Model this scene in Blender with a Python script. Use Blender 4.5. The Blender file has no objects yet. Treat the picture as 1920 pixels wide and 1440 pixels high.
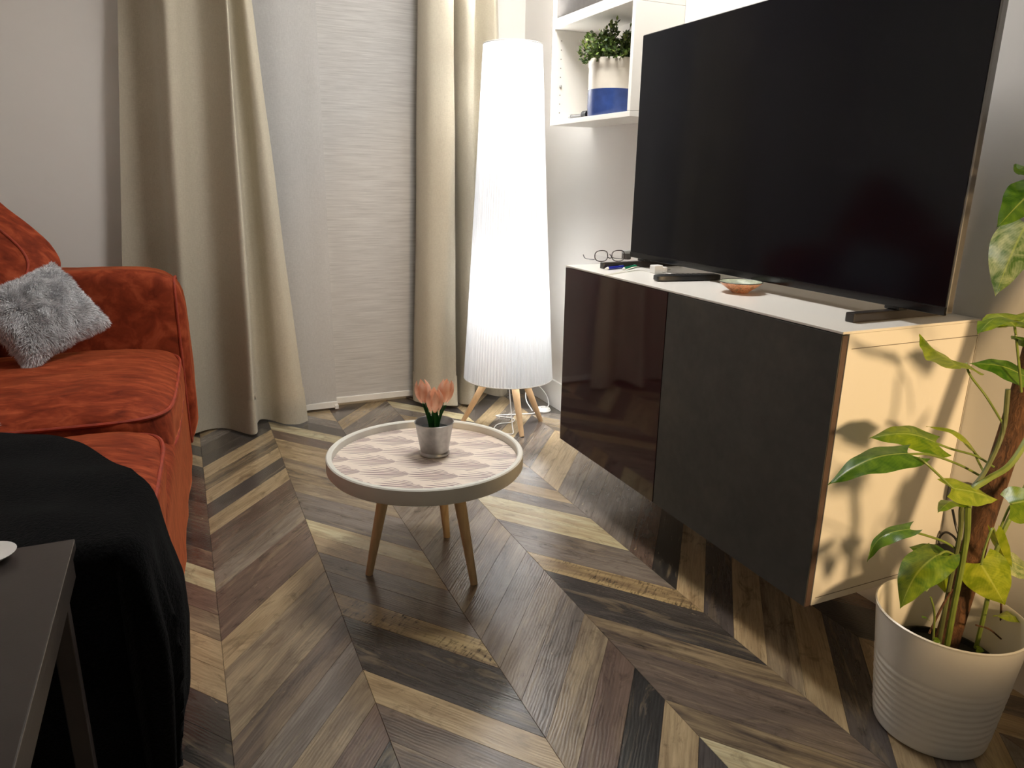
import bpy, bmesh, math, random
from mathutils import Vector, Matrix, noise as mnoise
random.seed(7)
S = bpy.context.scene
COL = S.collection
PI = math.pi

# ------------------------------------------------------------------ camera, world, exposure
F_PX = 1369.6
PITCH, YAW, ROLL = .2775, -.4243, .016
CAM = Vector((-1.2167, -1.0565, 1.1156))
cp, sp, cy_, sy_ = math.cos(PITCH), math.sin(PITCH), math.cos(YAW), math.sin(YAW)
FWD = Vector((-sy_*cp, cy_*cp, -sp)); RGT = Vector((cy_, sy_, 0)); UPV = RGT.cross(FWD)
R2 = RGT*math.cos(ROLL) + UPV*math.sin(ROLL)
U2 = UPV*math.cos(ROLL) - RGT*math.sin(ROLL)
cd = bpy.data.cameras.new('camera'); cam = bpy.data.objects.new('camera', cd); COL.objects.link(cam)
cd.sensor_width = 36; cd.lens = F_PX/1920*36; cd.clip_start = .02
M = Matrix((( R2.x, U2.x, -FWD.x, CAM.x), (R2.y, U2.y, -FWD.y, CAM.y), (R2.z, U2.z, -FWD.z, CAM.z), (0, 0, 0, 1)))
cam.matrix_world = M
S.camera = cam
w = bpy.data.worlds.new('world'); S.world = w; w.use_nodes = True
w.node_tree.nodes['Background'].inputs[0].default_value = (.9, .92, 1, 1)
w.node_tree.nodes['Background'].inputs[1].default_value = .02
S.view_settings.view_transform = 'Standard'; S.view_settings.look = 'None'
S.view_settings.gamma = 1; S.view_settings.use_curve_mapping = False
S.view_settings.exposure = 0.62
S.cycles.use_denoising = True
S.cycles.max_bounces = 8; S.cycles.diffuse_bounces = 5; S.cycles.adaptive_threshold = .015
S.cycles.sample_clamp_indirect = 12
BULB_W = 15.0          # each of the two bulbs in the tall lamp
WARM_W = 68.0          # bulb of the reading lamp behind the plant

CEIL_FILL_L = 30.0           # added ceiling fill light that lifts the ambient

def ray(px, py):
    return R2*((px-960)/F_PX) + U2*(-(py-720)/F_PX) + FWD
def at(px, py, ax, val):      # the point where the sight line through a pixel meets a plane of the room
    d = ray(px, py); t = (val-CAM[ax])/d[ax]; return CAM + d*t
def atY(px, py, y): return at(px, py, 1, y)
def atX(px, py, x): return at(px, py, 0, x)
def atZ(px, py, z): return at(px, py, 2, z)

# ------------------------------------------------------------------ materials
def lin(c):
    f = lambda v: v/12.92 if v <= .04045 else ((v+.055)/1.055)**2.4
    return tuple(f(x/255) for x in c)
class NT:
    def __init__(s, name):
        s.m = bpy.data.materials.new(name); s.m.use_nodes = True
        s.t = s.m.node_tree; s.t.nodes.clear()
        s.out = s.n('ShaderNodeOutputMaterial')
    def n(s, typ, **kw):
        x = s.t.nodes.new(typ)
        for k, v in kw.items(): setattr(x, k, v)
        return x
    def l(s, a, b): s.t.links.new(a, b)
    def setin(s, node, name, v):
        if hasattr(v, 'is_output'): s.l(v, node.inputs[name])
        else: node.inputs[name].default_value = v
    def bsdf(s, **kw):
        b = s.n('ShaderNodeBsdfPrincipled')
        for k, v in kw.items():
            nm = k.replace('_', ' ')
            if nm in ('Base Color', 'Sheen Tint', 'Emission Color') and isinstance(v, tuple) and len(v) == 3: v = (*v, 1)
            s.setin(b, nm, v)
        s.l(b.outputs[0], s.out.inputs[0]); s.b = b
        return b
    def coord(s, kind='Object', scale=(1, 1, 1), rot=(0, 0, 0), src=None):
        mp = s.n('ShaderNodeMapping'); mp.inputs['Scale'].default_value = scale; mp.inputs['Rotation'].default_value = rot
        if src is None: src = s.n('ShaderNodeTexCoord').outputs[kind]
        s.l(src, mp.inputs[0]); return mp.outputs[0]
    def noise(s, vec, scale=5, detail=4, rough=.55, dist=0):
        x = s.n('ShaderNodeTexNoise'); x.inputs['Scale'].default_value = scale; x.inputs['Detail'].default_value = detail
        x.inputs['Roughness'].default_value = rough; x.inputs['Distortion'].default_value = dist
        s.l(vec, x.inputs['Vector']); return x.outputs[0]
    def ramp(s, f, stops):
        r = s.n('ShaderNodeValToRGB'); e = r.color_ramp.elements
        while len(e) < len(stops): e.new(.5)
        for k, (p, c) in enumerate(stops):
            e[k].position = p
            e[k].color = (*c, 1) if isinstance(c, tuple) else (c, c, c, 1)
        s.l(f, r.inputs[0]); return r.outputs[0]
    def math(s, op, a, b=0.0, c=None):
        x = s.n('ShaderNodeMath', operation=op)
        for i, v in enumerate((a, b) if c is None else (a, b, c)):
            if hasattr(v, 'is_output'): s.l(v, x.inputs[i])
            else: x.inputs[i].default_value = v
        return x.outputs[0]
    def mix(s, f, a, b, blend='MIX'):
        x = s.n('ShaderNodeMix', data_type='RGBA', blend_type=blend)
        for nm, v in ((0, f), (6, a), (7, b)):
            if hasattr(v, 'is_output'): s.l(v, x.inputs[nm])
            else: x.inputs[nm].default_value = (*v, 1) if isinstance(v, tuple) and len(v) == 3 else v
        return x.outputs[2]
    def bump(s, h, strength=.2, dist=.01):
        b = s.n('ShaderNodeBump'); b.inputs['Strength'].default_value = strength; b.inputs['Distance'].default_value = dist
        s.l(h, b.inputs['Height']); s.l(b.outputs[0], s.b.inputs['Normal'])

def simple(name, col, rough=.5, metal=0, var=.06, scale=14, bump=0, spec=.5, coat=0):
    t = NT(name); v = t.coord()
    n = t.noise(v, scale)
    c = lin(col)
    lo = tuple(x*(1-var) for x in c); hi = tuple(min(1, x*(1+var)) for x in c)
    t.bsdf(Base_Color=t.ramp(n, [(.3, lo), (.7, hi)]), Roughness=rough, Metallic=metal, Specular_IOR_Level=spec, Coat_Weight=coat)
    if bump: t.bump(t.noise(v, scale*12, 3), bump, .002)
    return t.m

MAT = {}
MAT['wall'] = simple('wall_paint', (226, 222, 216), .75, var=.015, scale=3, bump=.05)
MAT['ceiling'] = simple('ceiling_paint', (235, 233, 228), .85, var=.01)
MAT['trim'] = simple('trim_white', (228, 226, 220), .4, var=.01)
MAT['white_lam'] = simple('white_laminate', (232, 228, 220), .28, var=.012, scale=2)
MAT['white_int'] = simple('white_melamine', (238, 234, 226), .4, var=.01, scale=2)
MAT['edge_seam'] = simple('panel_seam', (120, 112, 100), .6)
MAT['plum'] = simple('plum_gloss', (50, 17, 23), .06, var=.03, spec=.6)
MAT['door_edge'] = simple('door_edge_brown', (92, 74, 66), .4)
MAT['black'] = simple('black_plastic', (20, 20, 21), .4)
MAT['black_gloss'] = simple('black_gloss', (14, 14, 16), .18)
MAT['screen'] = simple('tv_screen', (9, 9, 16), .12, var=.02, spec=.26)
MAT['tv_edge'] = simple('tv_edge_metal', (150, 148, 146), .3, metal=.8)
MAT['foot'] = simple('foot_bar_dark', (46, 42, 40), .3)
MAT['pot_white'] = simple('planter_white', (226, 222, 212), .3, var=.02, scale=5)
MAT['soil'] = simple('inner_pot_soil', (28, 30, 26), .9, var=.3, scale=60, bump=.6)
MAT['stone_blue'] = simple('glaze_blue', (44, 66, 122), .25, var=.2, scale=30)
MAT['stone_white'] = simple('glaze_cream', (216, 208, 194), .25, var=.05, scale=20)
MAT['table_white'] = simple('table_rim_white', (216, 214, 204), .45, var=.02)
MAT['zinc'] = simple('zinc_metal', (178, 178, 176), .36, metal=.9, var=.12, scale=60)
MAT['white_plastic'] = simple('white_plastic', (228, 226, 222), .35)
MAT['blue_pen'] = simple('blue_plastic', (34, 44, 150), .25)
MAT['green_pen'] = simple('green_plastic', (28, 120, 86), .25)
MAT['olive_pen'] = simple('olive_plastic', (120, 136, 56), .3)
MAT['paper'] = simple('paper_white', (232, 230, 216), .7)
MAT['silver'] = simple('silver_plastic', (170, 170, 168), .3, metal=.6)
MAT['tulip_stem'] = simple('tulip_green', (40, 104, 44), .45, var=.25, scale=30)
MAT['steel_dark'] = simple('dark_steel', (120, 118, 116), .35, metal=.8)
MAT['dark_table'] = simple('black_brown_wood', (52, 46, 43), .33, var=.1, scale=20, bump=.05)
MAT['table_edge'] = simple('table_edge_highlight', (120, 112, 104), .3, var=.2, scale=90)  # paler tone standing in for the highlight on the table edges
MAT['grey_box'] = simple('charcoal_felt', (92, 88, 84), .8, var=.12, scale=40)

def glasslike():
    t = NT('spectacle_lens')
    a = t.n('ShaderNodeBsdfTransparent'); g = t.n('ShaderNodeBsdfGlossy'); g.inputs['Roughness'].default_value = .05
    mx = t.n('ShaderNodeMixShader'); mx.inputs[0].default_value = .12
    t.l(a.outputs[0], mx.inputs[1]); t.l(g.outputs[0], mx.inputs[2]); t.l(mx.outputs[0], t.out.inputs[0]); return t.m
MAT['lens'] = glasslike()
MAT['night_glass'] = simple('night_window_glass', (18, 20, 24), .05)

def wood(name, c1, c2, axis_scale=(30, 30, 3), rough=.5):
    t = NT(name); v = t.coord('Object', axis_scale)
    n = t.noise(v, 1.6, 6, .6, .6)
    t.bsdf(Base_Color=t.ramp(n, [(.3, lin(c1)), (.7, lin(c2))]), Roughness=rough)
    t.bump(n, .08, .002); return t.m
MAT['beech'] = wood('beech_wood', (206, 168, 124), (222, 188, 146))
MAT['oak_leg'] = wood('oak_leg_wood', (192, 162, 116), (220, 192, 146))

def concrete():
    t = NT('dark_concrete_front'); v = t.coord('Object', (1, 1, 1))
    n = t.noise(v, 4.5, 8, .6, .4); n2 = t.noise(v, 40, 4)
    c = t.mix(.25, t.ramp(n, [(.3, lin((56, 57, 55))), (.55, lin((70, 69, 66))), (.75, lin((84, 80, 73)))]), t.ramp(n2, [(.3, lin((52, 52, 50))), (.7, lin((82, 81, 77)))]))
    t.bsdf(Base_Color=c, Roughness=.55, Specular_IOR_Level=.4); t.bump(n2, .06, .002); return t.m
MAT['concrete'] = concrete()

def velvet():
    t = NT('rust_velvet'); v = t.coord('Object', (1, 1, 1))
    streak = t.noise(t.coord('Object', (9, 26, 9)), 1.6, 5, .6, .5)
    patch = t.noise(v, 3.2, 3, .5, .8)
    f = t.math('ADD', t.math('MULTIPLY', streak, .8), t.math('MULTIPLY', patch, .2))
    c = t.ramp(f, [(.32, lin((94, 30, 14))), (.5, lin((134, 54, 28))), (.68, lin((174, 82, 48)))])
    t.bsdf(Base_Color=c, Roughness=.75, Sheen_Weight=1.0, Sheen_Roughness=.28, Sheen_Tint=lin((236, 140, 92)), Specular_IOR_Level=.15)
    t.bump(streak, .22, .006); return t.m
MAT['velvet'] = velvet()
MAT['velvet_pipe'] = simple('rust_velvet_piping', (150, 52, 26), .7, var=.25, scale=40)

def fleece():
    t = NT('black_fleece'); v = t.coord(); n = t.noise(v, 170, 4, .7); n2 = t.noise(v, 14, 4)
    c = t.mix(.4, t.ramp(n, [(.35, (.005, .0052, .0056)), (.75, (.02, .0205, .0215))]), t.ramp(n2, [(.3, (.003, .003, .0034)), (.7, (.010, .0105, .011))]))
    t.bsdf(Base_Color=c, Roughness=.95, Sheen_Weight=.08, Sheen_Roughness=.5, Specular_IOR_Level=.05)
    t.bump(n, .9, .006); return t.m
MAT['fleece'] = fleece()
def fur():
    t = NT('grey_faux_fur'); oi = t.n('ShaderNodeUVMap'); sx = t.n('ShaderNodeSeparateXYZ'); t.l(oi.outputs[0], sx.inputs[0])
    n = t.noise(t.coord(), 9, 3)
    f = t.math('ADD', t.math('MULTIPLY', sx.outputs[1], .5), t.math('MULTIPLY', n, .5))
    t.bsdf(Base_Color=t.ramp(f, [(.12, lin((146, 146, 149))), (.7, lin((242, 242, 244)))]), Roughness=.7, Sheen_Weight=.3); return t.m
MAT['fur'] = fur()

def curtain_cloth(name, c1, c2, transl, weave=(420, 420, 420)):
    t = NT(name); v = t.coord('Object', (1, 1, 1))
    h = t.noise(t.coord('Object', (90, 90, 520)), 1, 3, .6); h2 = t.noise(t.coord('Object', (420, 420, 60)), 1, 3, .6)
    f = t.math('ADD', t.math('MULTIPLY', h, .5), t.math('MULTIPLY', h2, .5))
    c = t.ramp(f, [(.35, lin(c1)), (.65, lin(c2))])
    b = t.bsdf(Base_Color=c, Roughness=.85, Specular_IOR_Level=.1, Sheen_Weight=.15); t.bump(f, .12, .002)
    if transl:
        tr = t.n('ShaderNodeBsdfTranslucent'); t.l(c, tr.inputs[0])
        mx = t.n('ShaderNodeMixShader'); mx.inputs[0].default_value = transl
        t.l(b.outputs[0], mx.inputs[1]); t.l(tr.outputs[0], mx.inputs[2]); t.l(mx.outputs[0], t.out.inputs[0])
    return t.m
MAT['curtain'] = curtain_cloth('beige_linen', (182, 173, 153), (199, 191, 171), .08)
MAT['sheer'] = curtain_cloth('grey_sheer', (196, 194, 190), (212, 210, 206), .25)
def streak_cloth():
    t = NT('streaked_panel_cloth')
    a = t.noise(t.coord('Object', (5, 5, 150)), 1, 5, .65); b2 = t.noise(t.coord('Object', (9, 9, 420)), 1, 3, .6)
    f = t.math('ADD', t.math('MULTIPLY', a, .65), t.math('MULTIPLY', b2, .35))
    c = t.ramp(f, [(.36, lin((192, 189, 184))), (.5, lin((210, 207, 202))), (.66, lin((226, 224, 219)))])
    b = t.bsdf(Base_Color=c, Roughness=.8, Specular_IOR_Level=.15)
    t.bump(f, .2, .002)
    tr = t.n('ShaderNodeBsdfTranslucent'); t.l(c, tr.inputs[0])
    mx = t.n('ShaderNodeMixShader'); mx.inputs[0].default_value = .25
    t.l(b.outputs[0], mx.inputs[1]); t.l(tr.outputs[0], mx.inputs[2]); t.l(mx.outputs[0], t.out.inputs[0]); return t.m
MAT['streak'] = streak_cloth()

def shade_cloth():
    t = NT('pleated_shade_cloth')
    c = (.93, .94, .95, 1)
    d = t.n('ShaderNodeBsdfDiffuse'); d.inputs[0].default_value = (.66, .67, .68, 1)
    tr = t.n('ShaderNodeBsdfTranslucent'); tr.inputs[0].default_value = c
    mx = t.n('ShaderNodeMixShader'); mx.inputs[0].default_value = .085
    t.l(d.outputs[0], mx.inputs[1]); t.l(tr.outputs[0], mx.inputs[2])
    t.l(mx.outputs[0], t.out.inputs[0]); return t.m
MAT['shade'] = shade_cloth()

def plank_mat():
    t = NT('chevron_plank')
    def attr(n): return t.n('ShaderNodeAttribute', attribute_type='OBJECT', attribute_name=n)
    c1, c2, hz = attr('tone_a').outputs['Color'], attr('tone_b').outputs['Color'], attr('hatch').outputs['Fac']
    uv = t.n('ShaderNodeUVMap').outputs[0]
    rnd = t.n('ShaderNodeObjectInfo').outputs['Random']
    off = t.n('ShaderNodeCombineXYZ'); t.l(t.math('MULTIPLY', rnd, 37.0), off.inputs[0]); t.l(t.math('MULTIPLY', rnd, 91.0), off.inputs[1])
    add = t.n('ShaderNodeVectorMath', operation='ADD'); t.l(uv, add.inputs[0]); t.l(off.outputs[0], add.inputs[1])
    P = add.outputs[0]
    g1 = t.noise(t.coord(scale=(3.2, 26, 1), src=P), 1, 5, .6, .6)
    g2 = t.noise(t.coord(scale=(9, 190, 1), src=P), 1, 4, .65, .4)
    g3 = t.noise(t.coord(scale=(5, 11, 1), src=P), 1.5, 5, .7, 1.6)
    hx = t.noise(t.coord(scale=(150, 26, 1), src=P), 1, 3, .6)
    base = t.mix(t.ramp(g1, [(.38, 0.), (.62, 1.)]), c1, c2)
    dark = t.mix(1.0, base, (.34, .31, .29), 'MULTIPLY')
    base = t.mix(t.math('MULTIPLY', t.ramp(g3, [(.53, 0.), (.68, 1.)]), .62), base, dark)
    lite = t.ramp(t.noise(t.coord(scale=(2.6, 17, 1), src=P), 1.3, 4, .6, 1.2), [(.54, 0.), (.7, 1.)])
    base = t.mix(t.math('MULTIPLY', lite, .25), base, lin((186, 164, 128)))
    grain = t.ramp(g2, [(.25, .68), (.55, 1.0), (.8, 1.16)])
    base = t.mix(1.0, base, grain, 'MULTIPLY')
    fleck = t.ramp(t.noise(t.coord(scale=(18, 120, 1), src=P), 1, 3, .7, 1.0), [(.69, 0.), (.73, 1.)])
    base = t.mix(t.math('MULTIPLY', fleck, .5), base, lin((196, 176, 138)))
    hm = t.math('MULTIPLY', t.ramp(hx, [(.5, 0.), (.62, 1.)]), t.math('MULTIPLY', hz, t.ramp(g3, [(.4, 0.), (.6, 1.)])))
    base = t.mix(hm, base, lin((70, 58, 44)))
    rough = t.ramp(g2, [(.3, .17), (.7, .27)])
    t.bsdf(Base_Color=base, Roughness=rough, Specular_IOR_Level=.6, Coat_Weight=.8, Coat_Roughness=.17)
    wv = t.n('ShaderNodeTexWave', wave_type='BANDS', bands_direction='Y'); wv.inputs['Scale'].default_value = 26; wv.inputs['Distortion'].default_value = 9
    wv.inputs['Detail'].default_value = 3; wv.inputs['Detail Scale'].default_value = .6
    t.l(t.coord(scale=(.55, 1.6, 1), src=P), wv.inputs[0])
    t.bump(t.math('ADD', t.math('MULTIPLY', wv.outputs[1], .28), t.math('MULTIPLY', g2, .6)), .16, .003)
    t.l(t.b.inputs['Normal'].links[0].from_socket, t.b.inputs['Coat Normal'])
    return t.m
MAT['plank'] = plank_mat()
MAT['floor_base'] = simple('floor_underlay', (58, 50, 42), .7)

def leaf_mat(name, dark, light, vary=.5):
    t = NT(name); uv = t.n('ShaderNodeUVMap').outputs[0]
    sx = t.n('ShaderNodeSeparateXYZ'); t.l(uv, sx.inputs[0])
    av = t.math('ABSOLUTE', sx.outputs[1])
    n = t.noise(t.coord('Object', (14, 14, 14)), 2.4, 5, .6, .8)
    st = t.n('ShaderNodeTexWave', wave_type='BANDS', bands_direction='X'); st.inputs['Scale'].default_value = 5; st.inputs['Distortion'].default_value = 2
    cmb = t.n('ShaderNodeCombineXYZ'); t.l(t.math('SUBTRACT', sx.outputs[0], t.math('MULTIPLY', av, .45)), cmb.inputs[0]); t.l(n, cmb.inputs[1])
    t.l(cmb.outputs[0], st.inputs[0])
    f = t.math('ADD', t.math('MULTIPLY', st.outputs[1], .04), t.math('MULTIPLY', n, .96))
    c = t.ramp(f, [(.36, lin(dark)), (.7, lin(light))])
    mid = t.ramp(av, [(.02, 1.), (.06, 0.)])
    c = t.mix(t.math('MULTIPLY', mid, .5), c, lin((196, 206, 110)))
    b = t.bsdf(Base_Color=c, Roughness=.3, Specular_IOR_Level=.5); t.bump(st.outputs[1], .04, .001)
    tr = t.n('ShaderNodeBsdfTranslucent'); t.l(t.mix(1.0, c, (1.5, 1.35, .5), 'MULTIPLY'), tr.inputs[0])
    mx = t.n('ShaderNodeMixShader'); mx.inputs[0].default_value = .35
    t.l(b.outputs[0], mx.inputs[1]); t.l(tr.outputs[0], mx.inputs[2]); t.l(mx.outputs[0], t.out.inputs[0]); return t.m
MAT['leaf'] = leaf_mat('pothos_leaf', (84, 120, 24), (150, 170, 44))
MAT['leaf_dark'] = leaf_mat('pothos_leaf_deep', (54, 94, 24), (104, 140, 42))
MAT['leaf_lime'] = leaf_mat('pothos_leaf_lime', (120, 142, 26), (178, 188, 62))
MAT['leaf_var'] = leaf_mat('pothos_leaf_variegated', (84, 118, 46), (206, 212, 164))
MAT['stem'] = simple('vine_green', (112, 128, 54), .45, var=.2, scale=30)
MAT['stem_dark'] = simple('vine_olive', (92, 98, 54), .6, var=.25, scale=25)
def moss():
    t = NT('coir_pole'); v = t.coord('Object', (60, 60, 16)); n = t.noise(v, 1.5, 6, .7, 1)
    t.bsdf(Base_Color=t.ramp(n, [(.3, lin((52, 34, 22))), (.55, lin((110, 74, 48))), (.8, lin((146, 104, 70)))]), Roughness=.9); t.bump(n, 1.0, .012); return t.m
MAT['coir'] = moss()
def box_leaf():
    t = NT('boxwood_leaf'); uv = t.n('ShaderNodeUVMap').outputs[0]; sx = t.n('ShaderNodeSeparateXYZ'); t.l(uv, sx.inputs[0])
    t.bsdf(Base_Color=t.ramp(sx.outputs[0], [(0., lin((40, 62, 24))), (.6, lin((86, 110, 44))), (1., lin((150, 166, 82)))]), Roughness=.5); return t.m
MAT['boxwood'] = box_leaf()
def tulip():
    t = NT('tulip_petal'); n = t.noise(t.coord('Object', (60, 60, 14)), 1.5, 4)
    b = t.bsdf(Base_Color=t.ramp(n, [(.3, lin((244, 192, 162))), (.7, lin((252, 222, 200)))]), Roughness=.5)
    return t.m
MAT['tulip'] = tulip()
def palm_print():
    t = NT('palm_print_top')
    tc = t.n('ShaderNodeTexCoord').outputs['Object']
    mp = t.n('ShaderNodeMapping'); mp.inputs['Rotation'].default_value = (0, 0, .50); t.l(tc, mp.inputs[0])
    s = t.n('ShaderNodeSeparateXYZ'); t.l(mp.outputs[0], s.inputs[0])
    A, B = .134, .082
    v = t.math('DIVIDE', s.outputs[1], B); row = t.math('FLOOR', v)
    u = t.math('ADD', t.math('DIVIDE', s.outputs[0], A), t.math('MULTIPLY', row, .42))
    X = t.math('SUBTRACT', 1.0, t.math('FRACT', u))          # 0 at the point of a frond, 1 at its spread end
    Y = t.math('SUBTRACT', t.math('FRACT', v), .5)
    ay = t.math('ABSOLUTE', Y)
    k = t.math('DIVIDE', Y, t.math('POWER', t.math('ADD', X, .05), .62))
    st = t.math('COSINE', t.math('MULTIPLY', k, 34.0))
    env = t.math('MULTIPLY', t.math('POWER', t.math('MINIMUM', t.math('MULTIPLY', X, 2.3), 1.0), .7), .5)
    inside = t.math('LESS_THAN', ay, env)
    thr = t.math('ADD', t.math('MULTIPLY', X, 1.15), t.math('MULTIPLY', t.math('DIVIDE', ay, t.math('ADD', env, .001)), .55))
    mask = t.math('MULTIPLY', inside, t.math('GREATER_THAN', st, t.math('SUBTRACT', thr, .36)))
    eye = t.math('LESS_THAN', t.math('ADD', t.math('POWER', t.math('DIVIDE', t.math('SUBTRACT', X, .16), .10), 2.0), t.math('POWER', t.math('DIVIDE', t.math('SUBTRACT', Y, .33), .13), 2.0)), 1.0)
    m2 = t.math('MULTIPLY', mask, t.math('SUBTRACT', 1.0, eye))
    n = t.noise(tc, 5, 3)
    pur = t.ramp(n, [(.3, lin((92, 62, 74))), (.7, lin((120, 90, 100)))])
    t.bsdf(Base_Color=t.mix(m2, lin((228, 214, 200)), pur), Roughness=.38)
    return t.m
MAT['palm'] = palm_print()
def bowl_mat():
    t = NT('painted_bowl'); v = t.coord(); n = t.noise(v, 60, 3, .6, 1.5)
    t.bsdf(Base_Color=t.ramp(n, [(.3, lin((150, 66, 52))), (.45, lin((214, 170, 130))), (.55, lin((196, 120, 92))), (.7, lin((112, 132, 96)))]), Roughness=.35); return t.m
MAT['bowl_out'] = bowl_mat()
MAT['bowl_in'] = simple('bowl_inside', (176, 182, 158), .3, var=.25, scale=60)
def opal():
    t = NT('fill_light_diffuser'); e = t.n('ShaderNodeEmission'); e.inputs[0].default_value = (1, .98, .955, 1); e.inputs[1].default_value = CEIL_FILL_L
    t.l(e.outputs[0], t.out.inputs[0]); return t.m
MAT['opal'] = opal()
MAT['tortoise'] = simple('tortoise_frame', (46, 24, 20), .25, var=.5, scale=200)

# ------------------------------------------------------------------ geometry helpers
ORG = {}
def mesh_obj(name, bm, mat, parent=None, smooth=False, loc=None):
    """vertices are given in room coordinates; the object sits at its thing's origin"""
    o_at = Vector(loc) if loc is not None else (ORG[parent] if parent else Vector((0, 0, 0)))
    me = bpy.data.meshes.new(name)
    bmesh.ops.translate(bm, verts=bm.verts, vec=-o_at)
    if smooth:
        for f in bm.faces: f.smooth = True
        bm.normal_update()
        for e in bm.edges:
            if len(e.link_faces) == 2 and e.calc_face_angle(0) > .75: e.smooth = False
    bm.to_mesh(me); bm.free()
    if isinstance(mat, (list, tuple)):
        for m in mat: me.materials.append(MAT[m])
    else: me.materials.append(MAT[mat])
    o = bpy.data.objects.new(name, me); COL.objects.link(o); ORG[o] = o_at
    if parent: o.parent = parent; o.location = o_at - ORG[parent]
    else: o.location = o_at
    return o
def tag(o, label, cat, group=None):
    o['label'] = label; o['category'] = cat
    if group: o['group'] = group
    return o
def thing(name, label, cat, loc, group=None):
    o = bpy.data.objects.new(name, None); COL.objects.link(o); o.location = loc; ORG[o] = Vector(loc)
    o.empty_display_size = .05
    return tag(o, label, cat, group)
def struct(name, bm, mat, **k):
    o = mesh_obj(name, bm, mat, **k); o['kind'] = 'structure'; return o
def box(x0, x1, y0, y1, z0, z1, bev=0, seg=2, bm=None):
    b = bmesh.new()
    bmesh.ops.create_cube(b, size=1)
    bmesh.ops.scale(b, vec=(x1-x0, y1-y0, z1-z0), verts=b.verts)
    bmesh.ops.translate(b, vec=((x0+x1)/2, (y0+y1)/2, (z0+z1)/2), verts=b.verts)
    if bev: bmesh.ops.bevel(b, geom=b.edges[:], offset=bev, segments=seg, affect='EDGES', profile=.6)
    if bm is None: return b
    join(bm, b); return bm
def join(bm, b):
    me = bpy.data.meshes.new('t'); b.to_mesh(me); b.free(); bm.from_mesh(me); bpy.data.meshes.remove(me)
def lathe(prof, c, n=48, cap_bottom=False, cap_top=False, rfun=None):
    bm = bmesh.new(); rings = []
    for r, z in prof:
        rings.append([bm.verts.new((c[0]+r*(rfun(2*PI*k/n, z) if rfun else 1)*math.cos(2*PI*k/n), c[1]+r*(rfun(2*PI*k/n, z) if rfun else 1)*math.sin(2*PI*k/n), c[2]+z)) for k in range(n)])
    for a, b in zip(rings, rings[1:]):
        for k in range(n): bm.faces.new((a[k], a[(k+1) % n], b[(k+1) % n], b[k]))
    if cap_bottom: bm.faces.new(rings[0][::-1])
    if cap_top: bm.faces.new(rings[-1])
    bmesh.ops.recalc_face_normals(bm, faces=bm.faces); return bm
def crom(pts, n=8):
    P = [Vector(p) for p in pts]
    if len(P) == 2: return [P[0].lerp(P[1], k/n) for k in range(n+1)]
    Q = [P[0]*2-P[1]] + P + [P[-1]*2-P[-2]]; out = []
    for i in range(1, len(Q)-2):
        for k in range(n):
            t = k/n; a, b, c, d = Q[i-1], Q[i], Q[i+1], Q[i+2]
            out.append(.5*((2*b)+(c-a)*t+(2*a-5*b+4*c-d)*t*t+(3*b-a-3*c+d)*t**3))
    out.append(P[-1]); return out
def tube(pts, r, n=8, bm=None, closed=False, steps=6, raw=False):
    P = [Vector(p) for p in pts] if raw else crom(pts, steps)
    rad = r if callable(r) else (lambda t: r)
    b = bm or bmesh.new(); rings = []; up = Vector((.13, .27, .95)).normalized(); m = len(P)
    for i, p in enumerate(P):
        if closed: d = P[(i+1) % m]-P[i-1]
        else: d = P[min(i+1, m-1)]-P[max(i-1, 0)]
        d.normalize()
        s = d.cross(up)
        if s.length < .05: s = d.cross(Vector((1, 0, 0)))
        s.normalize(); u = s.cross(d)
        rr = rad(i/max(1, m-1))
        rings.append([b.verts.new(p+s*rr*math.cos(2*PI*k/n)+u*rr*math.sin(2*PI*k/n)) for k in range(n)])
    for i in range(m if closed else m-1):
        a, c = rings[i], rings[(i+1) % m]
        for k in range(n): b.faces.new((a[k], a[(k+1) % n], c[(k+1) % n], c[k]))
    if not closed:
        b.faces.new(rings[0][::-1]); b.faces.new(rings[-1])
    if bm is None: bmesh.ops.recalc_face_normals(b, faces=b.faces)
    return b
def grid(fn, nu, nv, uvs=None, thick=0):
    bm = bmesh.new(); V = [[bm.verts.new(fn(i/nu, j/nv)) for j in range(nv+1)] for i in range(nu+1)]
    uvl = bm.loops.layers.uv.new('UVMap') if uvs else None
    for i in range(nu):
        for j in range(nv):
            f = bm.faces.new((V[i][j], V[i+1][j], V[i+1][j+1], V[i][j+1]))
            if uvs:
                for lp, (a, b) in zip(f.loops, ((i, j), (i+1, j), (i+1, j+1), (i, j+1))): lp[uvl].uv = uvs(a/nu, b/nv)
    if thick:
        r = bmesh.ops.solidify(bm, geom=bm.faces[:], thickness=thick)
    return bm
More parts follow.
